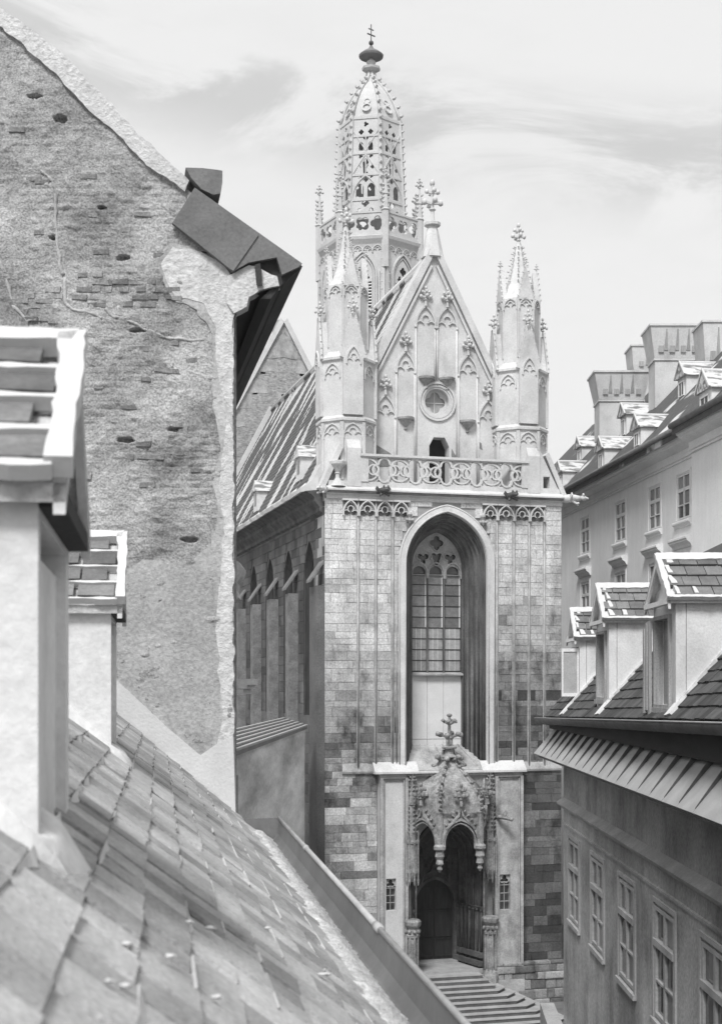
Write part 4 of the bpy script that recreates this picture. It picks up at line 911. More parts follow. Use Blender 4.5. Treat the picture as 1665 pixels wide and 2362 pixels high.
m = MB(); a = gy(600,640); m.hexa([(a[0]-.03,GY-.12,a[1]-.12),(a[0]+.03,GY-.12,a[1]-.12),(a[0]+.03,GY-.04,a[1]-.1),(a[0]-.03,GY-.04,a[1]-.1)],[(a[0]-.05,GY-.12,a[1]+.1),(a[0]+.01,GY-.12,a[1]+.12),(a[0]+.01,GY-.04,a[1]+.12),(a[0]-.05,GY-.04,a[1]+.1)]); m.build('eaves_bracket', 'soffit', gh, off=GO)
gpts = [(432,396),(445,420),(468,445),(495,458),(512,455),(516,430),(516,403),(504,401),(470,397)]
a = [Vector((gy(u, v)[0], GY-.12, gy(u, v)[1])) for u, v in gpts]; m = MB(); m.hexa(a, [p+dd_*4 for p in a]); m.build('roof_gutter', 'boarding', gh, off=GO)
# bits of the street side that show past the corner
m = MB(); e = Vector((x1w, GY+.6, 0))
m.plate(frame((0,0,0), X, Z, Y), ragged([gy(u, v, 15.6) for u, v in ((530,1290),(551,1296),(563,1312),(559,1330),(548,1345),(546,1362),(552,1380),(541,1388),(530,1388))][::-1], .04, .012), [], 15.5, 15.9)
m.build('cornice_fragment', 'verge', gh, off=GO)
m = MB()
for u1, v0, v1 in ((576,1566,1580),(570,1580,1588),(561,1590,1602)): p0, p1 = gy(536,v1,15.8), gy(u1,v0,15.8); m.box(p0[0]-.1, p1[0], 15.8, 17, p0[1], p1[1])
m.build('window_sill', 'plaster_white', gh, off=GO)

# ================================================================== LEFT FOREGROUND: tiled house with two dormers and a gutter
TO = Vector((-1.2, 6, 0)); th_ = root('tiled_house', 'frost-covered tiled roof with two whitewashed dormers and a sheet metal gutter', 'house', TO)
EX = .834; ED = Vector((-.1455, 1, 0)).normalized()   # eaves run away along ED; pitch .852
ZB = EYE-1.425; UPX = Vector((-1, -.1455, 0)).normalized()
PITCH = math.atan(.86); UPV = UPX*math.cos(PITCH)+Z*math.sin(PITCH); NRM = ED.cross(UPV); NRM = NRM if NRM.z > 0 else -NRM
E0 = Vector((EX, 0, ZB))
def rf(t, s, h=0): return E0+ED*t+UPV*s+NRM*h         # t along the eaves, s up the slope
def roofhit(u, v):
    p = hit(u, v, E0, NRM)-E0; return p.dot(ED), p.dot(UPV)
m = MB(); b = [rf(.3,-.42,-.05),rf(15.2,-.42,-.05),rf(15.2,4.2,-.05),rf(.3,4.2,-.05)]; m.hexa([p-NRM*.15 for p in b], b); rfm = m.build('roof', 'boarding', th_, off=TO)
m = MB(); p = [rf(-1,-.2,-.3),rf(15.1,-.2,-.3),rf(15.1,-.2,-.3)-X*5,rf(-1,-.2,-.3)-X*5]; m.hexa([Vector((q.x,q.y,0)) for q in p], [Vector((q.x,q.y,ZB-.45)) for q in p]); m.build('house_wall', 'smooth', th_, off=TO)
tiles = []; TWD, TEX = .235, .175
for i in range(-2, 25):
    s = -.40+i*TEX; k = 0; t = .5+(i % 2)*TWD*.5+R.uniform(-.03,.03)
    while t < 15.1:
        w = TWD*R.uniform(.9,1.1); tiles.append((t, s, w)); t += w+.016
DORM = [(3.45,4.62),(8.72,9.85)]
def dormer_front(y): return Vector((-.30-.1455*y, y, 0))
def under(t, s):                                       # hidden inside a dormer
    p = rf(t, s)
    for y0, y1 in DORM:
        if y0+.05 < p.y < y1-.05 and p.x < dormer_front(p.y).x-.06: return True
    return False
def tv(q):                                             # size in the picture
    p = rf(q[0]+q[2]/2, q[1]+.1); u = CX+F*p.x/p.y; v = HZ-F*(p.z-EYE)/p.y
    if u < -320 or v > 2600 or p.y < 1.2: return 0
    if p.y > 5 and u < 60: return .001
    return 1/p.y
tiles = [q for q in tiles if not under(q[0]+q[2]/2, q[1]+.1) and tv(q) > 0]
tiles.sort(key=tv, reverse=True)
TT = math.radians(5)
tm = []
for k in range(6):
    mb = MB(); L = TEX*1.28; w = TWD*.97; th2 = .016; j = lambda s=.008: R.uniform(-s, s)
    o_ = [(0,j(),0),(w,j(),0),(w,L,0),(0,L,0)]; t_ = [(.004,.006+o_[0][1],th2),(w-.004,.006+o_[1][1],th2+j(.004)),(w-.004,L,th2),(.004,L,th2)]
    mb.hexa(o_, t_); me = bpy.data.meshes.new('tile'); me.from_pydata(mb.v, [], mb.f); me.materials.append(M['tile']); tm.append(me)
def tile_m(t, s, w, off):
    lift = .026+R.uniform(-.005,.007); rot = R.uniform(-.02,.02)
    B = Matrix((ED, UPV, NRM)).transposed().to_4x4()
    return Matrix.Translation(rf(t, s, lift)-off) @ B @ Matrix.Rotation(rot, 4, 'Z') @ Matrix.Rotation(R.uniform(-.026,.026), 4, 'Y') @ Matrix.Rotation(-TT+R.uniform(-.015,.03), 4, 'X') @ Matrix.Diagonal((w/TWD,1,1,1))
for q in tiles[:270]: place(tm[R.randrange(6)], 'tile', rfm, tile_m(q[0], q[1], q[2], TO))
m = MB()
for q in tiles[270:]:
    me = tm[R.randrange(6)]; T = tile_m(q[0], q[1], q[2], Vector((0,0,0))); m.add([T @ v.co for v in me.vertices], [tuple(p.vertices) for p in me.polygons], 0, R.random())
m.build('tile_courses', 'tile_stuff', rfm, 'stuff', off=TO)
m = MB()                                              # old snow caught in the joints below the tile edges
for i in range(-2, 24):
    s = -.40+i*TEX; t = .6
    while t < 15:
        L_ = R.uniform(.15,.7)
        if R.random() < .55 and not under(t+L_/2, s):
            k = max(2, int(L_/.06)); A = []; B_ = []
            for q in range(k+1):
                tt_ = t+L_*q/k; w_ = .012+.018*abs(noise.noise(Vector((tt_*5,s*3,0))))*2; e = math.sin(math.pi*q/k)**.5
                A.append(rf(tt_, s-w_*e-.004, .030)); B_.append(rf(tt_, s+.004, .046))
            C_ = [p-NRM*.02 for p in A]; D_ = [p-NRM*.03 for p in B_]
            m.loft([[a_, b_, d_, c_] for a_, b_, d_, c_ in zip(A, B_, D_, C_)], True, smooth=False)
        t += L_+R.uniform(.02,.4)
m.build('joint_snow', 'snow', rfm, 'stuff', off=TO)
# gutter: rolled lip, deep trough, closed far end
GX = -.9+.1455*15
def gl(t, dx, dz): p = Vector((GX, 0, ZB))+ED*t; return p+X*dx+Z*dz
gp_ = [(0,.0),(-.006,-.03),(-.02,-.15),(-.06,-.21),(-.13,-.24),(-.22,-.245),(-.32,-.23),(-.32,-.245),(-.22,-.26),(-.12,-.255),(-.05,-.225),(-.008,-.16),(.008,-.03),(.008,0)]
m = MB(); m.loft([[gl(t, a, b) for a, b in gp_] for t in (1.0, 5, 9, 12, 15.0)], True, cap0=True, cap1=True); gt = m.build('gutter', 'gutter', th_, off=TO)  # trough darker than its lip: shade put into the sheet colour
m = MB(); m.tube([gl(t, .002, .006) for t in (1.0, 8.2)], .017, 8); m.tube([gl(t, .002, .006) for t in (8.2, 15.0)], .020, 8); m.tube([gl(8.15,.002,.006), gl(8.3,.002,.006)], .028, 8); m.tube([gl(12.2,.002,.006), gl(12.3,.002,.006)], .026, 8); m.build('gutter_lip', 'gutlip', gt, off=TO)
m = MB(); e_ = [gl(14.97, a, b) for a, b in ((0,.01),(-.02,-.15),(-.06,-.21),(-.14,-.24),(-.34,-.22),(-.40,-.0))]; m.hexa(e_, [p+ED*.012 for p in e_]); m.build('gutter_end', 'gutter', gt, off=TO)
# dormers: tiled little gable roofs, whitewashed cheeks
for di, (y0, y1) in enumerate(DORM):
    m = MB(); f0, f1 = dormer_front(y0), dormer_front(y1); bk = UPX*1.5; ze, zb_ = EYE+.53, EYE-1.35
    zr = EYE+.955; fm = (f0+f1)/2; wd = (f1-f0)
    op0, op1 = .06, .88
    # near cheek, far cheek, front round the opening
    def slab(a, b, zl, zh, th): 
        nn = Vector((-(b-a).y, (b-a).x, 0)).normalized()*th
        m.hexa([Vector((*p.xy,zl)) for p in (a, b, b+nn, a+nn)], [Vector((*p.xy,zh)) for p in (a, b, b+nn, a+nn)])
    slab(f0+bk, f0, zb_, ze, .06); slab(f1, f1+bk, zb_, ze, .06)
    a, b2, c2, d2 = f0+wd.normalized()*.062, f0+wd*op0, f0+wd*op1, f1-wd.normalized()*.062
    slab(a, b2, zb_, ze, .1); slab(c2, d2, zb_, ze, .1); slab(b2, c2, zb_, EYE-.55, .1); slab(b2, c2, EYE+.42, ze-.01, .1)
    m.add([Vector((*f0.xy,ze)), Vector((*f1.xy,ze)), Vector((*fm.xy,zr-.04)), Vector((*(f0+UPX*.1).xy,ze)), Vector((*(f1+UPX*.1).xy,ze)), Vector((*(fm+UPX*.1).xy,zr-.04))], [(0,1,2),(3,5,4),(0,3,4,1)])
    dm_ = m.build('dormer', 'plaster_white', th_, off=TO)
    def upright(p, q, th, z0, z1, name, mt): m = MB(); m.hexa([Vector((*v.xy,z0)) for v in (p, q, q+UPX*th, p+UPX*th)], [Vector((*v.xy,z1)) for v in (p, q, q+UPX*th, p+UPX*th)]); return m.build(name, mt, dm_, off=TO)
    upright(b2+UPX*.16, c2+UPX*.16, .02, EYE-.55, EYE+.42, 'window_back', 'soffit')
    upright(b2+wd*.12+UPX*.03, c2+UPX*.03, .03, EYE-.55, EYE+.35, 'window_shutter', 'plaster_white')
    m = MB(); q = [f0-UPX*.065+ED*.02, f1-UPX*.065-ED*.02]; m.hexa([Vector((*p.xy,ze-.085)) for p in (q[0],q[1],f1+UPX*.02,f0+UPX*.02)], [Vector((*p.xy,ze-.03)) for p in (q[0],q[1],f1+UPX*.02,f0+UPX*.02)]); m.build('shaded_gable_soffit', 'soffit', dm_, off=TO)  # dark strip carries the shade under the overhanging gable
    # roof slopes
    oh = .07; eL = f0-ED*.05-UPX*oh; eR = f1+ED*.03-UPX*oh; rr_ = fm-UPX*oh; m = MB(); bb = UPX*1.9
    for e_, sg in ((eL,1),(eR,-1)):
        A = [Vector((*e_.xy,ze-.03)), Vector((*rr_.xy,zr)), Vector((*(rr_+bb).xy,zr)), Vector((*(e_+bb).xy,ze-.03))]; m.hexa([p-Z*.05 for p in A], A)
    dr_ = m.build('dormer_roof', 'verge', dm_, off=TO)
    # big tiles on the slope we look at, four rows
    av = Vector((*eL.xy,ze-.01)); rv = Vector((*rr_.xy,zr+.02)); up = (rv-av); Ls = up.length; up.normalize(); al = UPX.copy(); nm = up.cross(al); nm = nm if nm.y < 0 else -nm
    for r in range(4):
        a_ = .05+(.05 if r % 2 else 0); first = True
        while a_ < 1.7:
            w = R.uniform(.20,.27); mb = MB(); h = Ls/4*.98; j = lambda s=.007: R.uniform(-s, s)
            if first and r % 2: w *= .6
            first = False
            o_ = [(a_,r*Ls/4+j()),(a_+w,r*Ls/4+j()),(a_+w,(r+1)*Ls/4),(a_,(r+1)*Ls/4)]
            bt = [av+al*p+up*q+nm*.012 for p, q in o_]; tp = [av+al*p+up*q+nm*(.048 if k < 2 else .022) for k, (p, q) in enumerate(o_)]
            mb.hexa(bt, tp); mb.build('tile', 'gtile', dr_, off=TO); a_ += w+R.uniform(.012,.03)
    SPn = lambda a, b, d: av+al*a+up*b-nm*d            # snow and mortar lying on the slope
    lay = lambda name, pts, h, st=.04, am_=.010: (lambda mm: (mm.plate(SPn, ragged(pts, st, am_), [], -h, .0), mm.build(name, 'snow', dr_, off=TO)))(MB())
    vw = .05 if di == 0 else .04; lay('verge_snow', [(-.02,-.02),(vw,-.02),(vw*.8,Ls*.5),(vw*1.2,Ls),(-.02,Ls+.02)], .058, .05, .012)
    lay('ridge_snow', [(.02,Ls*.93),(1.75,Ls*.90),(1.75,Ls+.03),(.0,Ls+.03)], .058, .06, .012)
    for r in range(4):
        q0 = r*Ls/4
        hw2 = .034 if di == 0 else .026
        lay('snow_strip', [(.03,q0-hw2),(1.75,q0-hw2*1.1),(1.75,q0-.006),(.03,q0-.006)], .043, .05, .011)
    m = MB(); rg_ = [Vector((*eR.xy,ze-.02)), Vector((*rr_.xy,zr+.01))]
    m.hexa([rg_[0]-Z*.09,rg_[1]-Z*.09,rg_[1]-Z*.09+UPX*.03,rg_[0]-Z*.09+UPX*.03],[rg_[0],rg_[1],rg_[1]+UPX*.03,rg_[0]+UPX*.03]); q = [av-nm*.0, rv]
    m.hexa([q[0]-Z*.10,q[1]-Z*.10,q[1]-Z*.10+UPX*.03,q[0]-Z*.10+UPX*.03],[q[0],q[1],q[1]+UPX*.03,q[0]+UPX*.03]); m.build('barge_board', 'plaster_white', dr_, off=TO)
    def fillet(name, pts, r0, k, par):                 # mortar worked into an inner corner, lumpy
        mm = MB(); loops = []
        for i in range(k+1):
            t_ = i/k*(len(pts)-1); j = min(int(t_), len(pts)-2); p = pts[j].lerp(pts[j+1], t_-j); d_ = (pts[j+1]-pts[j]).normalized()
            sd = Vector((d_.y,-d_.x,0)).normalized(); rr2 = r0*(1+.7*noise.noise(p*3.1)); r3 = r0*(1+.6*noise.noise(p*4.7+X*9))
            loops.append([p-sd*.06-Z*.08, p-sd*.05+Z*rr2*1.3, p+sd*.02+Z*rr2*.8, p+sd*r3*.6+Z*rr2*.25-NRM*0, p+sd*r3*1.15-Z*r3*.9*abs(sd.x)+Z*.02, p+sd*r3*1.1-Z*.16])
        mm.loft(loops, True, smooth=True, cap0=True, cap1=True); return mm.build(name, 'plaster_white', par, off=TO)
    def onroof(p, h=.03): return Vector((p.x, p.y, E0.z+((p-E0).dot(UPX))*math.tan(PITCH)+h))
    fillet('foot_mortar', [onroof(f0+UPX*1.3-ED*.0), onroof(f0+UPX*.6), onroof(f0-UPX*.02), onroof(f0-UPX*.03+ED*.10), onroof(f0-UPX*.01+ED*.3)], .075, 40, dm_)
# thawing slush along the eaves, lumps of snow on the tiles
m = MB(); nt, ns = 420, 9; vs, fsx = [], []
for i in range(nt+1):
    t = 2.6+12.3*(i/nt)
    for k in range(ns+1):
        s = -.46+k*.065; wv = noise.noise(Vector((t*2.2, 0, 1)))*.09+.02
        wv += noise.noise(Vector((t*9, 5, 1)))*.06
        h = .085*(1-max(0, (s+.26-wv)/.10)) if s > -.26+wv else .085
        vs.append(rf(t, s, max(-.04, h+noise.noise(Vector((t*30, s*30, 0)))*.03-.012)))
for i in range(nt):
    for k in range(ns): a = i*(ns+1)+k; fsx.append((a, a+ns+1, a+ns+2, a+1))
m.add(vs, fsx, smooth=True); o = m.build('slush', 'slush'); o['kind'] = 'stuff'; o['label'] = 'granular slush lying along the eaves of the frosty tiled roof'; o['category'] = 'slush'
desc = [(410,2155,.035,'round snow lump near the middle of the frosty tile roof'),(461,2168,.04,'tall snow lump just right of the round one on the tiles'),(262,2215,.03,'small snow lump in the pair below the bare tiles'),(276,2224,.026,'tiny snow lump touching its neighbour below the bare tiles'),(361,2240,.034,'snow lump on a dark tile edge low on the roof'),(251,2318,.03,'snow lump close to the bottom edge of the photo, alone'),(212,2308,.026,'lowest small snow lump on the nearest tiles'),(728,2268,.06,'flat wide snow patch lying near the gutter slush'),(600,2160,.03,'snow crumb on the tiles halfway to the gutter'),(470,2335,.035,'snow lump on the tiles near the bottom centre')]
for u, v, r, lb in desc:
    t, s = roofhit(u, v); p = rf(t, s, .045); r *= .40; m = MB(); m.ball((0,0,0), r, .4 if r < .022 else .22, k=9, m=6, jit=.75); m.ball((r*.8,r*.3,-r*.2), r*.5, .5, k=7, m=5, jit=.6)
    o = m.build('snow_lump', 'snow', label=lb); o.location = p+NRM*r*.35; o['category'] = 'snow lump'; o['group'] = 'snow lumps on the tiled roof'

# ================================================================== LEFT: low annex between the gable house and the church
AO = Vector((-3, 45, 0)); an = root('annex', 'low stained plaster annex with ribbed lean-to roof beside the church', 'annex', AO)
pf = Vector(((703-CX)/F*56.5, 56.5, 0)); ad = Vector((.046, 1, 0)); pn = pf-ad*26; zt = EYE-(1678-HZ)/F*56.5
m = MB(); m.hexa([pn,pf,pf-X*6,pn-X*6],[p+Z*(zt-.05) for p in (pn,pf,pf-X*6,pn-X*6)]); m.build('annex_wall', 'annex', an, off=AO)
m = MB(); a, b = pn+X*.15+Z*zt, pf+X*.1+Z*zt; up = Vector((-.95,0,.30)); m.hexa([a-Z*.06,b-Z*.06,b+up-Z*.06,a+up-Z*.06],[a+Z*.06,b+Z*.06,b+up+Z*.06,a+up+Z*.06]); ar_ = m.build('lean_to_roof', 'gutter', an, off=AO)
for k in range(6):
    q = up*(.02+k*.19); m = MB(); m.bar(a+q+Z*.09, b+q+Z*.09, .11, .06); m.build('roof_batten', 'zinc', ar_, off=AO)

# ================================================================== RIGHT FAR: palace with cornice, windows, dormers and flared chimneys
PD = Vector((-.11, 1, 0)).normalized(); PN = Vector((PD.y, -PD.x, 0))   # along the wall away from us; inward to the right
P0 = Vector((20, 0, 0)); PO = Vector((14, 55, 0))
def pw(u, v, x=0.): p = hit(u, v, P0+PN*x, PN)-P0; return p.dot(PD), p.z
def PP(a, b, d): return P0+PD*a+Z*b+PN*d             # a along, b up, d inward
palace = root('palace', 'long pale plastered palace with deep cornice, snowy dormered roof and flared chimneys', 'palace', PO)
ycor = pw(1613, 1090)[0]
wins = []                                             # (a0,a1,z0,z1) of the openings
for (ul, ur, vt, vb) in ((1339,1359,1203,1277),(1419.5,1441,1161,1248),(1496,1522,1124,1219),(1561,1590,1100,1195)):
    a1, z1 = pw(ul, vt); a0, _ = pw(ur, vt); _, z0 = pw(ul, vb+5); wins.append([a0, a1, z0, z1])
pitch = (wins[0][0]-wins[3][0])/3
z0m = sum(w[2] for w in wins)/4; z1m = sum(w[3] for w in wins)/4; wm = sum(w[1]-w[0] for w in wins)/4
for w in wins: c = (w[0]+w[1])/2; w[0], w[1], w[2], w[3] = c-wm/2, c+wm/2, z0m, z1m
hood = pw(1331, 1317)[1]; lowtop = hood-.75
low = [[w[0], w[1], lowtop-(z1m-z0m), lowtop] for w in wins]
zc0 = pw(1294.5, 1197)[1]; zc1 = pw(1297, 1134, -.8)[1]
m = MB(); m.plate(PP, rect(12, 95, -.5, zc0+.3), [rect(*w[:2], *w[2:]) for w in wins+low], 0, .5); m.plate(PP, rect(12, ycor, -.5, zc0+.25), [], -.35, -.01); pwall = m.build('palace_wall', 'plaster_palace', palace, off=PO)
hc = zc1-zc0
cpf = [(0.02,0),(-.06,.01),(-.06,.10),(-.12,.12),(-.14,.2),(-.08,.22),(-.10,.42*hc),(-.3,.50*hc),(-.5,.55*hc),(-.52,.62*hc),(-.62,.68*hc),(-.66,.8*hc),(-.78,.85*hc),(-.80,.93*hc),(-.9,1.0*hc),(.02,1.02*hc)]
for a0, a1, dx in ((ycor-.5, 95, 0), (12, ycor, -.38)):
    m = MB(); m.loft([[PP(a, zc0+z, d+dx) for d, z in cpf] for a in (a0, a1)], True, cap0=True, cap1=True); m.build('cornice', 'palace_trim', palace, off=PO)
    m = MB(); m.tube([PP(a0, zc1+.02, dx-.85), PP(a1, zc1+.02, dx-.85)], .13, 8); m.build('roof_gutter', 'boarding', palace, off=PO)
for w in wins+low:
    a0, a1, z0, z1 = w
    if z0 < 6: continue
    m = MB(); fr = rect(a0, a1, z0, z1)
    m.band(PP, rect(a0+.05,a1-.05,z0+.05,z1-.05), .11, .0, .10, True)
    m.box; f = lambda x0, x1, y0, y1: m.plate(PP, rect(x0,x1,y0,y1), [], .01, .09)
    f((a0+a1)/2-.05,(a0+a1)/2+.05,z0,z1); f(a0,a1,z0+(z1-z0)*.62,z0+(z1-z0)*.70); f(a0,a1,z0+(z1-z0)*.31,z0+(z1-z0)*.335)
    wn = m.build('window', 'paint', palace, off=PO)
    am = (a0+a1)/2
    for x0, x1 in ((a0,am),(am,a1)):
        for y0, y1 in ((0,.31),(.33,.63),(.69,1)): m = MB(); m.plate(PP, rect(x0+.06,x1-.06,z0+(z1-z0)*y0+.03,z0+(z1-z0)*y1-.03), [], .06, .07); m.build('pane', 'glass' if R.random() < .6 else 'pane', wn, off=PO)
    m = MB(); m.plate(PP, rect(a0-.02,a1+.02,z0-.02,z1+.02), [], .35, .4); m.build('blind', 'wood', wn, off=PO)
    m = MB(); m.loft([[PP(a, z0+z, d) for d, z in ((.1,-.02),(-.12,-.06),(-.16,-.12),(-.16,-.18),(-.08,-.24),(-.06,-.32),(.02,-.33))] for a in (a0-.22, a1+.22)], True, cap0=True, cap1=True); m.build('sill', 'palace_trim', wn, off=PO)
    m = MB(); m.band(PP, [(a0-.1,z0),(a0-.1,z1+.1),(a1+.1,z1+.1),(a1+.1,z0)], .16, -.03, .02); m.build('window_surround', 'plaster_palace', wn, off=PO)
for w in low:
    a0, a1 = w[:2]; m = MB(); m.loft([[PP(a, hood+z, d) for d, z in ((.02,.05),(-.2,.03),(-.32,-.02),(-.32,-.1),(-.26,-.14),(-.26,-.2),(-.12,-.3),(-.06,-.42),(.02,-.44))] for a in (a0-.35, a1+.35)], True, cap0=True, cap1=True); m.build('hood_mould', 'palace_trim', palace, off=PO)
# roof
rz, rx = zc1+.05, -.8
RT = math.tan(math.radians(46))
m = MB(); b = [PP(ycor, rz, rx), PP(95, rz, rx), PP(95, rz+7*RT, rx+7), PP(ycor, rz+7*RT, rx+7)]; q = [PP(11, rz, rx-.38), PP(ycor+.0, rz, rx-.38), PP(ycor, rz+7.4*RT, rx+7), PP(11, rz+7.4*RT, rx+7)]
for r in (b, q): m.hexa([p-Z*.4 for p in r], r)
b2 = [PP(11, rz+7*RT, rx+7.), PP(95, rz+7*RT, rx+7), PP(95, rz, rx+14), PP(11, rz, rx+14)]; m.hexa([p-Z*.4 for p in b2], b2)
proof = m.build('roof', mat('palace_slates', .07, .11, 5, .6, 18, bd=.04, snow=(1.0, (.5,.5,.5), .60, .66)), palace, off=PO)
rnrm = (Z*1-PN*RT).normalized()
def pdorm(u0, u1, vt, vb, big=1.):
    p = hit(u1, vb, PP(50, rz, rx), rnrm)-P0; a, d, z = p.dot(PD), p.dot(PN), p.z
    a1 = a+(u1-u0)/F*(P0+p).y*3.2 if False else a
    ww = 1.05*big; h = (vb-vt)/F*(P0.y+p.y)
    m = MB(); m.hexa([PP(a,z-.2,d),PP(a+ww,z-.2,d),PP(a+ww,z-.2,d+h+.5),PP(a,z-.2,d+h+.5)],[PP(a,z+h,d),PP(a+ww,z+h,d),PP(a+ww,z+h,d+h+.5),PP(a,z+h,d+h+.5)]); dm = m.build('roof_dormer', 'plaster_white', palace, off=PO)
    m = MB(); e = .12; m.hexa([PP(a-e,z+h-.02,d-e),PP(a+ww+e,z+h-.02,d-e),PP(a+ww+e,z+h-.02,d+h+.6),PP(a-e,z+h-.02,d+h+.6)],[PP(a+ww*.45,z+h+.62*big,d-e),PP(a+ww*.55,z+h+.62*big,d-e),PP(a+ww*.55,z+h+.62*big,d+h+1.3),PP(a+ww*.45,z+h+.62*big,d+h+1.3)]); m.build('dormer_roof', 'snowtile', dm, off=PO)
    m = MB(); m.band(PP, [(a-e,z+h),(a+ww*.5,z+h+.66*big),(a+ww+e,z+h)], .1, d-e-.05, d-e+.03); m.tube([PP(a+ww*.5,z+h+.63*big,d-e), PP(a+ww*.5,z+h+.63*big,d+h+1.3)], .08, 6); m.build('verge_snow', 'snow', dm, off=PO)
    m = MB(); m.plate(PP, rect(a+.24,a+ww-.24,z+.05,z+h-.22), [], d-.03, d+.02); m.build('dormer_window', 'glass', dm, off=PO)
    m = MB(); m.band(PP, rect(a+.24,a+ww-.24,z+.05,z+h-.22), .07, d-.06, d, True); m.plate(PP, rect(a+ww/2-.02,a+ww/2+.02,z+.05,z+h-.22), [], d-.05, d-.02); m.build('window_frame', 'paint', dm, off=PO)
for args in ((1286,1297,1087,1124),(1379,1393,1034,1077),(1462,1477,984,1026),(1620,1640,893,948,1.25),(1331,1341,1029,1060),(1431,1444,955,1002),(1566,1582,864,910,1.1)): pdorm(*args)
def chimney(u0, u1, vt, vc, vb, y, slots, cw_=1.0):
    x0, x1 = (u0-CX)/F*y, (u1-CX)/F*y; zt, zc, zb = (EYE+(HZ-v)/F*y for v in (vt, vc, vb)); w = (x1-x0); ins = w*.10
    m = MB(); m.box(x0+ins, x1-ins, y, y+1.6, zb, zc+.02); m.box(x0+ins-.06, x1-ins+.06, y-.06, y+1.66, zc-.12, zc-.02)
    ch = m.build('chimney', 'pale', palace, off=PO)
    m = MB(); A = lambda o, z: [(x0+ins-o,y-o,z),(x1-ins+o,y-o,z),(x1-ins+o,y+1.6+o,z),(x0+ins-o,y+1.6+o,z)]
    m.loft([A(.03,zc),A(.10,zc+.25*(zt-zc)),A(ins,zt-.12),A(ins+.06,zt-.1),A(ins+.06,zt),A(ins-.1,zt+.03)], True, cap1=True); cc = m.build('chimney_crown', 'pale', ch, off=PO)
    m = MB(); H = zt-zc
    for k in range(slots):
        cx_ = x0+ins+(x1-x0-2*ins)*(k+.5)/slots; hw = (x1-x0-2*ins)/slots
        m.hexa([(cx_-.10+hw*.45,y-.12,zc+.22*H),(cx_+.10+hw*.45,y-.12,zc+.22*H),(cx_+.10+hw*.45,y+.05,zc+.22*H),(cx_-.10+hw*.45,y+.05,zc+.22*H)],[(cx_-.02+hw*.45,y-ins-.02,zc+.85*H),(cx_+.02+hw*.45,y-ins-.02,zc+.85*H),(cx_+.02+hw*.45,y+.05,zc+.85*H),(cx_-.02+hw*.45,y+.05,zc+.85*H)]) if k < slots-1 else None
        m.box(cx_-.13, cx_+.13, y-.14, y+.02, zc+.16*H, zc+.36*H)
    m.build('flue_slot', 'oldwood', cc, off=PO)  # slots grey and stacks pale: distant haze put into the colour
chimney(1369, 1496, 857, 921, 1010, 74, 4); chimney(1497, 1625, 750, 826, 940, 70, 4); chimney(1455, 1530, 796, 856, 930, 80, 2); chimney(1618, 1720, 741, 850, 935, 66, 3)

# ================================================================== RIGHT NEAR: corner house with ribbed metal eaves roof, gutter and dormers
HX0 = 5.12; HD = Vector((.0039, 1, 0)).normalized(); HN = Vector((HD.y, -HD.x, 0)); H0 = Vector((HX0, 0, 0)); HO = Vector((6, 28, 0))
def hw_(u, v, x=0.): p = hit(u, v, H0+HN*x, HN)-H0; return p.dot(HD), p.z
def HP(a, b, d): return H0+HD*a+Z*b+HN*d
house = root('corner_house', 'grey street house with ribbed metal eaves strip, round gutter and whitewashed roof dormers', 'house', HO)
HE = hw_(1299, 1900)[0]
ws_ = []
for (ul, ur, vt, vb) in ((1313,1336,1937,2118),(1365.5,1392.5,1974,2173),(1430,1463.5,2028,2248),(1511,1557,2082,2345)):
    a1, z1 = hw_(ul, vt); a0, _ = hw_(ur, vt+ (ur-ul)*.75); _, z0 = hw_(ul, vb); ws_.append([a0, a1, z0, z1])
z0m = sum(w[2] for w in ws_)/4; z1m = sum(w[3] for w in ws_)/4; wm = sum(w[1]-w[0] for w in ws_)/4; pt = (ws_[0][0]-ws_[3][0])/3
cs = [(ws_[0][0]+ws_[0][1])/2-pt*k for k in range(6)]; ws_ = [[c-wm/2, c+wm/2, z0m, z1m] for c in cs]
zl1 = hw_(1296, 1853)[1]; zl2 = hw_(1300, 1898)[1]
m = MB(); m.plate(HP, rect(8, HE, -.5, EYE-1.1), [rect(*w[:2], *w[2:]) for w in ws_], 0, .45); m.plate(HP, rect(8, HE, -.5, zl1-.5), [], .46, 5)
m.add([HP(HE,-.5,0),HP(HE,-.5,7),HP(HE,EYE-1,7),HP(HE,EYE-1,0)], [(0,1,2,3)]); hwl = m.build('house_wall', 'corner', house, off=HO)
m = MB()
m.loft([[HP(a, zl1+z, d) for d, z in ((.02,-.12),(-.05,-.1),(-.07,-.04),(-.16,.0),(-.18,.05),(-.14,.08),(.02,.2))] for a in (8, HE+.08)], True, cap0=True, cap1=True); m.build('string_course', 'corner_trim', house, off=HO)
m = MB(); m.loft([[HP(a, zl2+z, d) for d, z in ((.02,-.05),(-.035,-.03),(-.035,.02),(.02,.04))] for a in (8, HE+.03)], True, cap0=True, cap1=True); m.build('string_course', 'corner', house, off=HO)
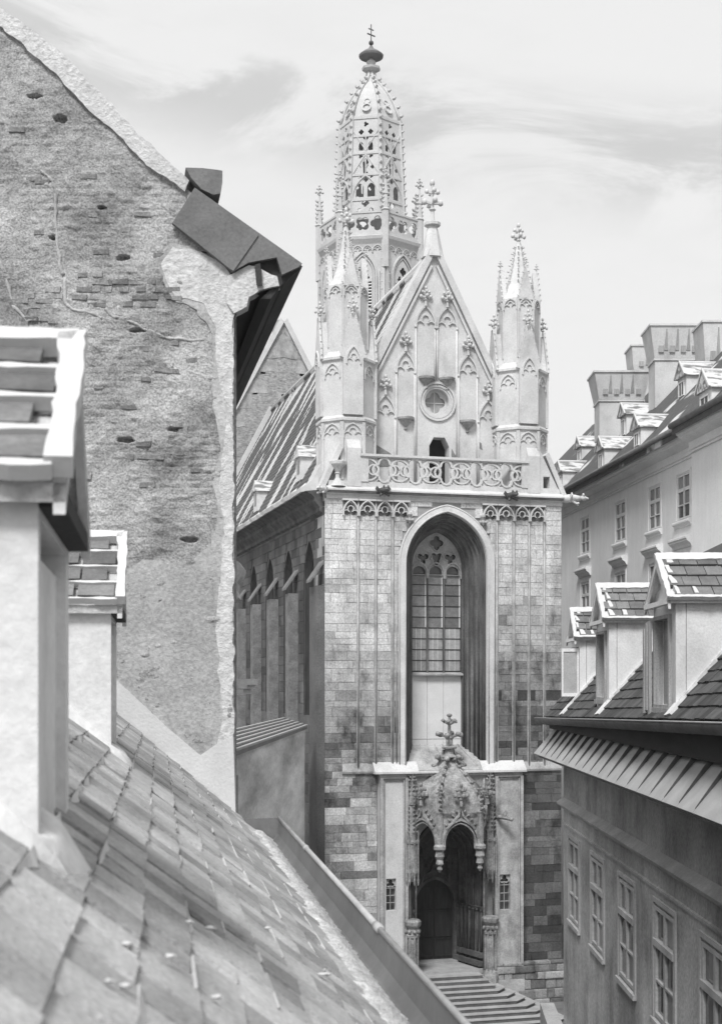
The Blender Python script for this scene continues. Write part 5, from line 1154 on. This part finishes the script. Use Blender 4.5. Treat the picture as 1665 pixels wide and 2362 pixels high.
for wi, w in enumerate(ws_):
    a0, a1, z0, z1 = w; m = MB(); H = z1-z0
    f = lambda x0, x1, y0, y1, d0=-.015, d1=.08: m.plate(HP, rect(x0,x1,y0,y1), [], d0, d1)
    m.band(HP, rect(a0+.05,a1-.05,z0+.05,z1-.05), .11, -.02, .10, True)
    am = (a0+a1)/2; f(am-.06,am+.06,z0,z1); f(a0,a1,z0+H*.64,z0+H*.70,-.05); f(a0,a1,z0+H*.32,z0+H*.34); wn = m.build('window', 'corner_trim', house, off=HO)
    for x0, x1 in ((a0,am),(am,a1)):
        for y0, y1 in ((0,.32),(.34,.64),(.70,1)): m = MB(); e = R.uniform(-.004,.004); m.plate(HP, rect(x0+.06,x1-.06,z0+H*y0+.02,z0+H*y1-.02), [], .03+e, .04+e); m.build('pane', 'glass' if R.random() < .75 else 'pane', wn, off=HO)
    m = MB(); m.plate(HP, rect(am+.1, a1-.08, z0+.05, z1-.1), [], .16, .17); m.build('curtain', 'greypaint', wn, off=HO)
    m = MB(); m.plate(HP, rect(a0-.02,a1+.02,z0-.02,z1+.02), [], .4, .44); m.build('dark_room', 'void', wn, off=HO)
    m = MB(); m.band(HP, [(a0-.09,z0-.06),(a0-.09,z1+.09),(a1+.09,z1+.09),(a1+.09,z0-.06)], .13, -.035, .02); m.plate(HP, rect(a0-.16,a1+.16,z0-.14,z0-.04), [], -.07, .02); m.build('window_surround', 'corner_trim', wn, off=HO)
# ribbed metal strip
LX = -.66; lz = lambda a: EYE-(1.77-(36.8-a)*.0035)
run, rise = .88, 1.05
def cp_(a, s, h=0): return HP(a, lz(a)+rise*s, LX+run*s)+(Z*run-HN*rise).normalized()*h
ribs = [36.6-.985*k for k in range(19)]
m = MB(); m.hexa([HP(a, lz(a)-.10, LX+.03) for a in (8, HE+.1)]+[HP(a, lz(a)-.02, .05) for a in (HE+.1, 8)], [cp_(8,0,-.03),cp_(HE+.1,0,-.03),cp_(HE+.1,1.25,-.03),cp_(8,1.25,-.03)]); mrf = m.build('metal_roof', 'darkmetal', house, off=HO)
for k in range(18):
    m = MB(); a1, a0 = ribs[k]+ (0 if k else .15), ribs[k+1]; e = R.uniform(0,.006)
    m.hexa([cp_(a0+.01,-.03,-.02),cp_(a1-.01,-.03,-.02),cp_(a1-.01,1.2,-.02),cp_(a0+.01,1.2,-.02)],[cp_(a0+.01,-.03,.01+e),cp_(a1-.01,-.03,.01),cp_(a1-.01,1.2,.01),cp_(a0+.01,1.2,.01+e)]); m.build('roof_panel', 'zinc', mrf, off=HO)
    m = MB(); m.hexa([cp_(a0-.012,-.0,.0),cp_(a0+.012,-.0,.0),cp_(a0+.06,1.2,.0),cp_(a0-.06,1.2,.0)],[cp_(a0-.008,.03,.022),cp_(a0+.008,.03,.022),cp_(a0+.035,1.2,.16),cp_(a0-.035,1.2,.16)]); m.build('standing_seam', 'darkmetal', mrf, off=HO)  # dark tone and wedge shape paint in the seams' shadows
e0 = ribs[18]-.05
m = MB(); m.hexa([cp_(8,-.06,-.02),cp_(e0+.03,-.03,-.02),cp_(e0+.03,1.2,-.02),cp_(8,1.2,-.02)],[cp_(8,-.06,.012),cp_(e0+.03,-.03,.012),cp_(e0+.03,1.2,.012),cp_(8,1.2,.012)]); m.build('roof_panel', 'zinc', mrf, off=HO)
# half-round gutter with bands, falling to the far end
gz_ = lambda a: EYE-.50-.0200*(a-18.3)
GXh = -.44
m = MB(); gp2 = [(.165*math.cos(t), .165*math.sin(t)) for t in [math.pi+math.pi*i/10 for i in range(11)]]+[(.15*math.cos(t), .15*math.sin(t)) for t in [2*math.pi-math.pi*i/10 for i in range(11)]]
m.loft([[HP(a, gz_(a)+y, GXh+x) for x, y in gp2] for a in (9, 15, 20, 26, 32, 37.2)], True, cap0=True, cap1=True, smooth=True); g_ = m.build('roof_gutter', 'boarding', house, off=HO)
m = MB(); m.ball((0,0,0),.0) if False else None
m.tube([HP(a, gz_(a)+.01, GXh-.165) for a in (9, 20, 37.25)], .016, 6); m.build('gutter_lip', 'zinc', g_, off=HO)
m = MB(); m.lathe((0,0), [(0,0)], 3) if False else None
m.hexa([HP(37.2, gz_(37.2)+y, GXh+x) for x, y in gp2[:11]], [HP(37.22, gz_(37.2)+y, GXh+x) for x, y in gp2[:11]]); m.build('gutter_end', 'boarding', g_, off=HO)
m = MB()
for k in range(16):
    a = 36.2-1.35*k; m.loft([[HP(a+q, gz_(a)+y*1.06, GXh+x*1.06) for x, y in gp2[:11]] for q in (0, .05)], False)
m.build('gutter_band', 'darkmetal', g_, off=HO)
m = MB(); m.hexa([HP(9,lz(9)+rise*.60,-.27),HP(36.9,lz(37)+rise*.60,-.27),HP(36.9,lz(37)+rise*.62,.6),HP(9,lz(9)+rise*.62,.6)],[HP(9,gz_(9)+.0,-.25),HP(36.9,gz_(37)+.0,-.25),HP(36.9,gz_(37)+.3,.6),HP(9,gz_(9)+.3,.6)]); m.build('eaves_board', 'soffit', house, off=HO)  # near-black board added for the deep shadow under the gutter
# tiled roof
HT = math.atan(1.15); HU = HN*math.cos(HT)+Z*math.sin(HT); HR = HN*-math.sin(HT)+Z*math.cos(HT)
def hr(a, s, h=0): return HP(a, gz_(a)+.05, -.30)+HU*s+HR*h
m = MB(); b = [hr(9,-.1,-.03),hr(37,-.1,-.03),hr(37,5.5,-.03),hr(9,5.5,-.03)]; m.hexa([p-HR*.15 for p in b], b); b = [hr(9,5.5,-.03),hr(37,5.5,-.03),hr(37,5.5,-.03)+HN*4-Z*4.5,hr(9,5.5,-.03)+HN*4-Z*4.5]; m.hexa([p-Z*.2 for p in b], b); hrf = m.build('roof', 'dtile_stuff', house, off=HO)
HDORM = [(22.0,23.7,-.22),(28.75,30.25,-.1),(34.0,35.25,.1)]
tiles = []
for i in range(18):
    s = -.06+i*.25; a = 14.5+(.15 if i % 2 else 0)+R.uniform(-.02,.02)
    while a < 37:
        w = R.uniform(.26,.31); tiles.append((a,s,w)); a += w+.008
def hin(a, s):
    p = hr(a, s)
    for a0, a1, d0 in HDORM:
        if a0 < a < a1 and (p-H0).dot(HN) > d0: return True
    return False
tiles = [q for q in tiles if not hin(q[0]+q[2]/2, q[1]+.12)]
def hv(q):
    p = hr(q[0]+.13, q[1]+.12); u = CX+F*p.x/p.y
    if u > 1700: return 0
    hid = any(a0 > q[0] and (a0-q[0]) < 40 and False for a0, _, _ in HDORM)
    return (1/p.y)*(1 if q[1] < 1.6 else .3)
tiles.sort(key=hv, reverse=True)
tm2 = []
for k in range(6):
    mb = MB(); L = .32; w = .28; th2 = .03; j = lambda s=.012: R.uniform(-s, s)
    mb.hexa([(0,j(),0),(w*.5,j()-.004,0),(w,j(),0),(w,L,0),(0,L,0)], [(.004,.004,th2),(w*.5,-.002+j(.006),th2+j(.006)),(w-.004,.004,th2+j(.006)),(w-.004,L,th2),(.004,L,th2)])
    me = bpy.data.meshes.new('tile'); me.from_pydata(mb.v, [], mb.f); me.materials.append(M['dtile']); tm2.append(me)
HB = Matrix((HD*-1, HU, HR)).transposed().to_4x4() if HD.cross(HU).dot(HR) < 0 else Matrix((HD, HU, HR)).transposed().to_4x4()
flip = HD.cross(HU).dot(HR) < 0
def tm_h(q, off): return Matrix.Translation(hr(q[0]+(q[2] if flip else 0), q[1], .05+R.uniform(-.005,.008))-off) @ HB @ Matrix.Rotation(-math.radians(7)+R.uniform(-.015,.02), 4, 'X') @ Matrix.Rotation(R.uniform(-.02,.02), 4, 'Z') @ Matrix.Diagonal((q[2]/.28,1,1,1))
for q in tiles[:215]: place(tm2[R.randrange(6)], 'tile', hrf, tm_h(q, HO))
m = MB()
for q in tiles[215:]:
    me = tm2[R.randrange(6)]; T = tm_h(q, Vector((0,0,0))); m.add([T @ v.co for v in me.vertices], [tuple(p.vertices) for p in me.polygons], 0, R.random())
m.build('tile_courses', 'dtile_stuff', hrf, 'stuff', off=HO)
for di, (a0, a1, d0) in enumerate(HDORM):
    zb_, ze, zr = EYE-.62, EYE+(1.42 if di < 2 else 1.22), EYE+(2.10 if di < 2 else 1.87); dpt = 2.3; w = a1-a0
    o0, o1, oz0, oz1 = a0+.22*w, a0+.86*w, EYE-(.25 if di else .32), ze-.33
    m = MB(); m.plate(HP, [(a0,zb_),(a1,zb_),(a1,ze),((a0+a1)/2,zr-.08),(a0,ze)], [rect(o0,o1,oz0,oz1)], d0, d0+.16)
    for y in (a0, a1-.14): m.hexa([HP(y,zb_,d0+.17),HP(y+.14,zb_,d0+.17),HP(y+.14,zb_,d0+dpt),HP(y,zb_,d0+dpt)],[HP(y,ze,d0+.17),HP(y+.14,ze,d0+.17),HP(y+.14,ze,d0+dpt),HP(y,ze,d0+dpt)])
    dm_ = m.build('dormer', 'plaster_white', house, off=HO)
    m = MB(); m.band(HP, rect(o0-.03,o1+.03,oz0-.03,oz1+.03), .1, d0-.05, d0+.1, True); m.plate(HP, rect(o0-.12,o1+.12,oz0-.14,oz0-.05), [], d0-.08, d0+.05); m.build('window_frame', 'oldwood', dm_, off=HO)
    m = MB(); m.plate(HP, rect(o0,o1,oz0,oz1), [], d0+.12, d0+.15); m.build('window_shutter', 'oldwood' if di == 0 else 'boarding', dm_, off=HO)
    if di == 0:
        for k, (x, zz0, zz1) in enumerate(((.0,oz0-.25,oz1+.0),(.13,oz0-.1,oz1-.02),(.25,oz0-.15,oz1-.12))):
            m = MB(); m.plate(HP, rect(a1-.20+x*.9,a1-.09+x*.9,zz0,zz1), [], d0-.12-k*.02, d0-.07-k*.02); m.build('shutter_board', 'oldwood', dm_, off=HO)
    if di == 2:
        q0, q1 = HP(a0+.1,0,d0), HP(a0+.16,0,d0-.42); PQ = frame(q0, (q1-q0), Z, HD)
        m = MB(); m.band(PQ, rect(.07,.95,oz0+.02,oz1-.02), .13, -.02, .03, True); sh = m.build('open_casement', 'paint', dm_, off=HO)
        m = MB(); m.plate(PQ, rect(.1,.9,oz0+.03,oz1-.03), [], .0, .02); m.box; m.build('pane', 'greypaint', sh, off=HO)
    m = MB(); oh = .14; am = (a0+a1)/2
    for sa, sb in ((a0-.1, am), (a1+.1, am)):
        A = [HP(sa,ze-.06,d0-oh),HP(sb,zr,d0-oh),HP(sb,zr,d0+3.2),HP(sa,ze-.06,d0+3.2)]; m.hexa([p-Z*.06 for p in A], A)
    dr_ = m.build('dormer_roof', 'plaster_white', dm_, off=HO)
    av, rv = HP(a0-.12,ze-.05,d0-oh), HP(am,zr+.01,d0-oh); up = rv-av; Ls = up.length; up.normalize(); al = HN.copy(); nm = al.cross(up); nm = nm if nm.y < 0 else -nm
    for r in range(4):
        q = .13 if r % 2 == 0 else .02
        if di == 2 and r == 0: pass
        while q < (2.3 if di == 0 else 1.75):
            tw = R.uniform(.25,.31); mb = MB(); j = lambda s=.008: R.uniform(-s, s)
            o_ = [(q,r*Ls/4+j()),(q+tw,r*Ls/4+j()),(q+tw,(r+1)*Ls/4*.985),(q,(r+1)*Ls/4*.985)]
            mb.hexa([av+al*x+up*y+nm*.01 for x, y in o_], [av+al*x+up*y+nm*(.06 if k < 2 else .03) for k, (x, y) in enumerate(o_)])
            mb.build('tile', 'gtile', dr_, off=HO); q += tw+R.uniform(.008,.02)
    SPn = lambda a, b, d: av+al*a+up*b-nm*d
    def lay(name, pts, h, st=.05, am_=.014):
        mm = MB(); mm.plate(SPn, ragged(pts, st, am_), [], -h, .0); mm.build(name, 'snow', dr_, off=HO)
    LL = 2.35 if di == 0 else 1.8
    lay('verge_snow', [(-.03,-.03),(.06,-.03),(.08,Ls*.5),(.06,Ls),(-.03,Ls+.02)], .068, .08, .02)
    lay('ridge_snow', [(.02,Ls*.86),(LL,Ls*.90),(LL,Ls+.04),(.0,Ls+.04)], .07)
    lay('eaves_snow', [(.0,-.04),(LL,-.04),(LL,.015),(.0,.03)], .064)
    for r in range(4):
        for q in range(1 if r else 2):
            x = .08+R.uniform(0,.10)+q*.31; y = r*Ls/4
            lay('snow_patch', [(x,y+.05),(x+R.uniform(.04,.12),y+.05),(x+R.uniform(.02,.07),y+Ls/4*.9),(x-.02,y+Ls/4*.93)], .066 if q == 0 else .05, .05, .02)
    m = MB(); rg_ = [HP(a1+.1,ze-.05,d0-oh), HP(am,zr,d0-oh)]
    for p, q in ((rg_[0], rg_[1]), (HP(a0-.1,ze-.05,d0-oh), rg_[1])): m.hexa([p-Z*.16,q-Z*.16,q-Z*.16+HN*.04,p-Z*.16+HN*.04],[p,q,q+HN*.04,p+HN*.04])
    m.bar(HP(a0-.05,ze-.09,d0-oh+.03), HP(a1+.05,ze-.09,d0-oh+.03), .10, .08); m.build('barge_board', 'paint', dr_, off=HO)
    PR = lambda a, b, d: hr(a, b, -d)                  # whitewash spread on the tiles at the dormer's foot
    for pts in ([(a0-.22,.02),(a0+.1,-.02),(a0+.15,.30),(a0-.02,.5),(a0-.10,.35)], [(a0-.08,.3),(a0+.04,.3),(a0+.04,2.0),(a0-.03,2.0)]):
        mm = MB(); mm.plate(PR, ragged(pts, .06, .02), [], -.105, -.0); mm.build('foot_mortar', 'plaster_white', dm_, off=HO)
# stone block at the corner of the house
k_ = root('corner_stone', 'pale sloping guard stone at the foot of the grey street house', 'guard stone', HP(36.4,0,-.5))
p = HP(37.5,0,-.3); m = MB(); q = [HP(37.6,0,-.42),HP(37.6,0,-.05),HP(30,0,-.05),HP(30,0,-.55)]
m.hexa([Vector((a.x,a.y,0)) for a in q], [Vector((a.x,a.y,4.9)) for a in q[:2]]+[Vector((a.x,a.y,4.2)) for a in q[2:]]); m.build('stone', 'step', k_, off=Vector(k_.location))

# ================================================================== AIR: thin winter haze over the roofs
m = MB(); m.box(-140, 140, -60, 260, -1, 75)
hz = m.build('haze', 'snow'); hz['kind'] = 'stuff'; hz.data.materials.clear()
hm = bpy.data.materials.new('haze'); hm.use_nodes = True; hn = hm.node_tree.nodes; hn.clear()
pv = hn.new('ShaderNodeVolumePrincipled'); pv.inputs['Color'].default_value = (.97,.97,.97,1); pv.inputs['Density'].default_value = .0004; pv.inputs['Anisotropy'].default_value = .1
ho = hn.new('ShaderNodeOutputMaterial'); hm.node_tree.links.new(pv.outputs[0], ho.inputs['Volume']); hz.data.materials.append(hm)
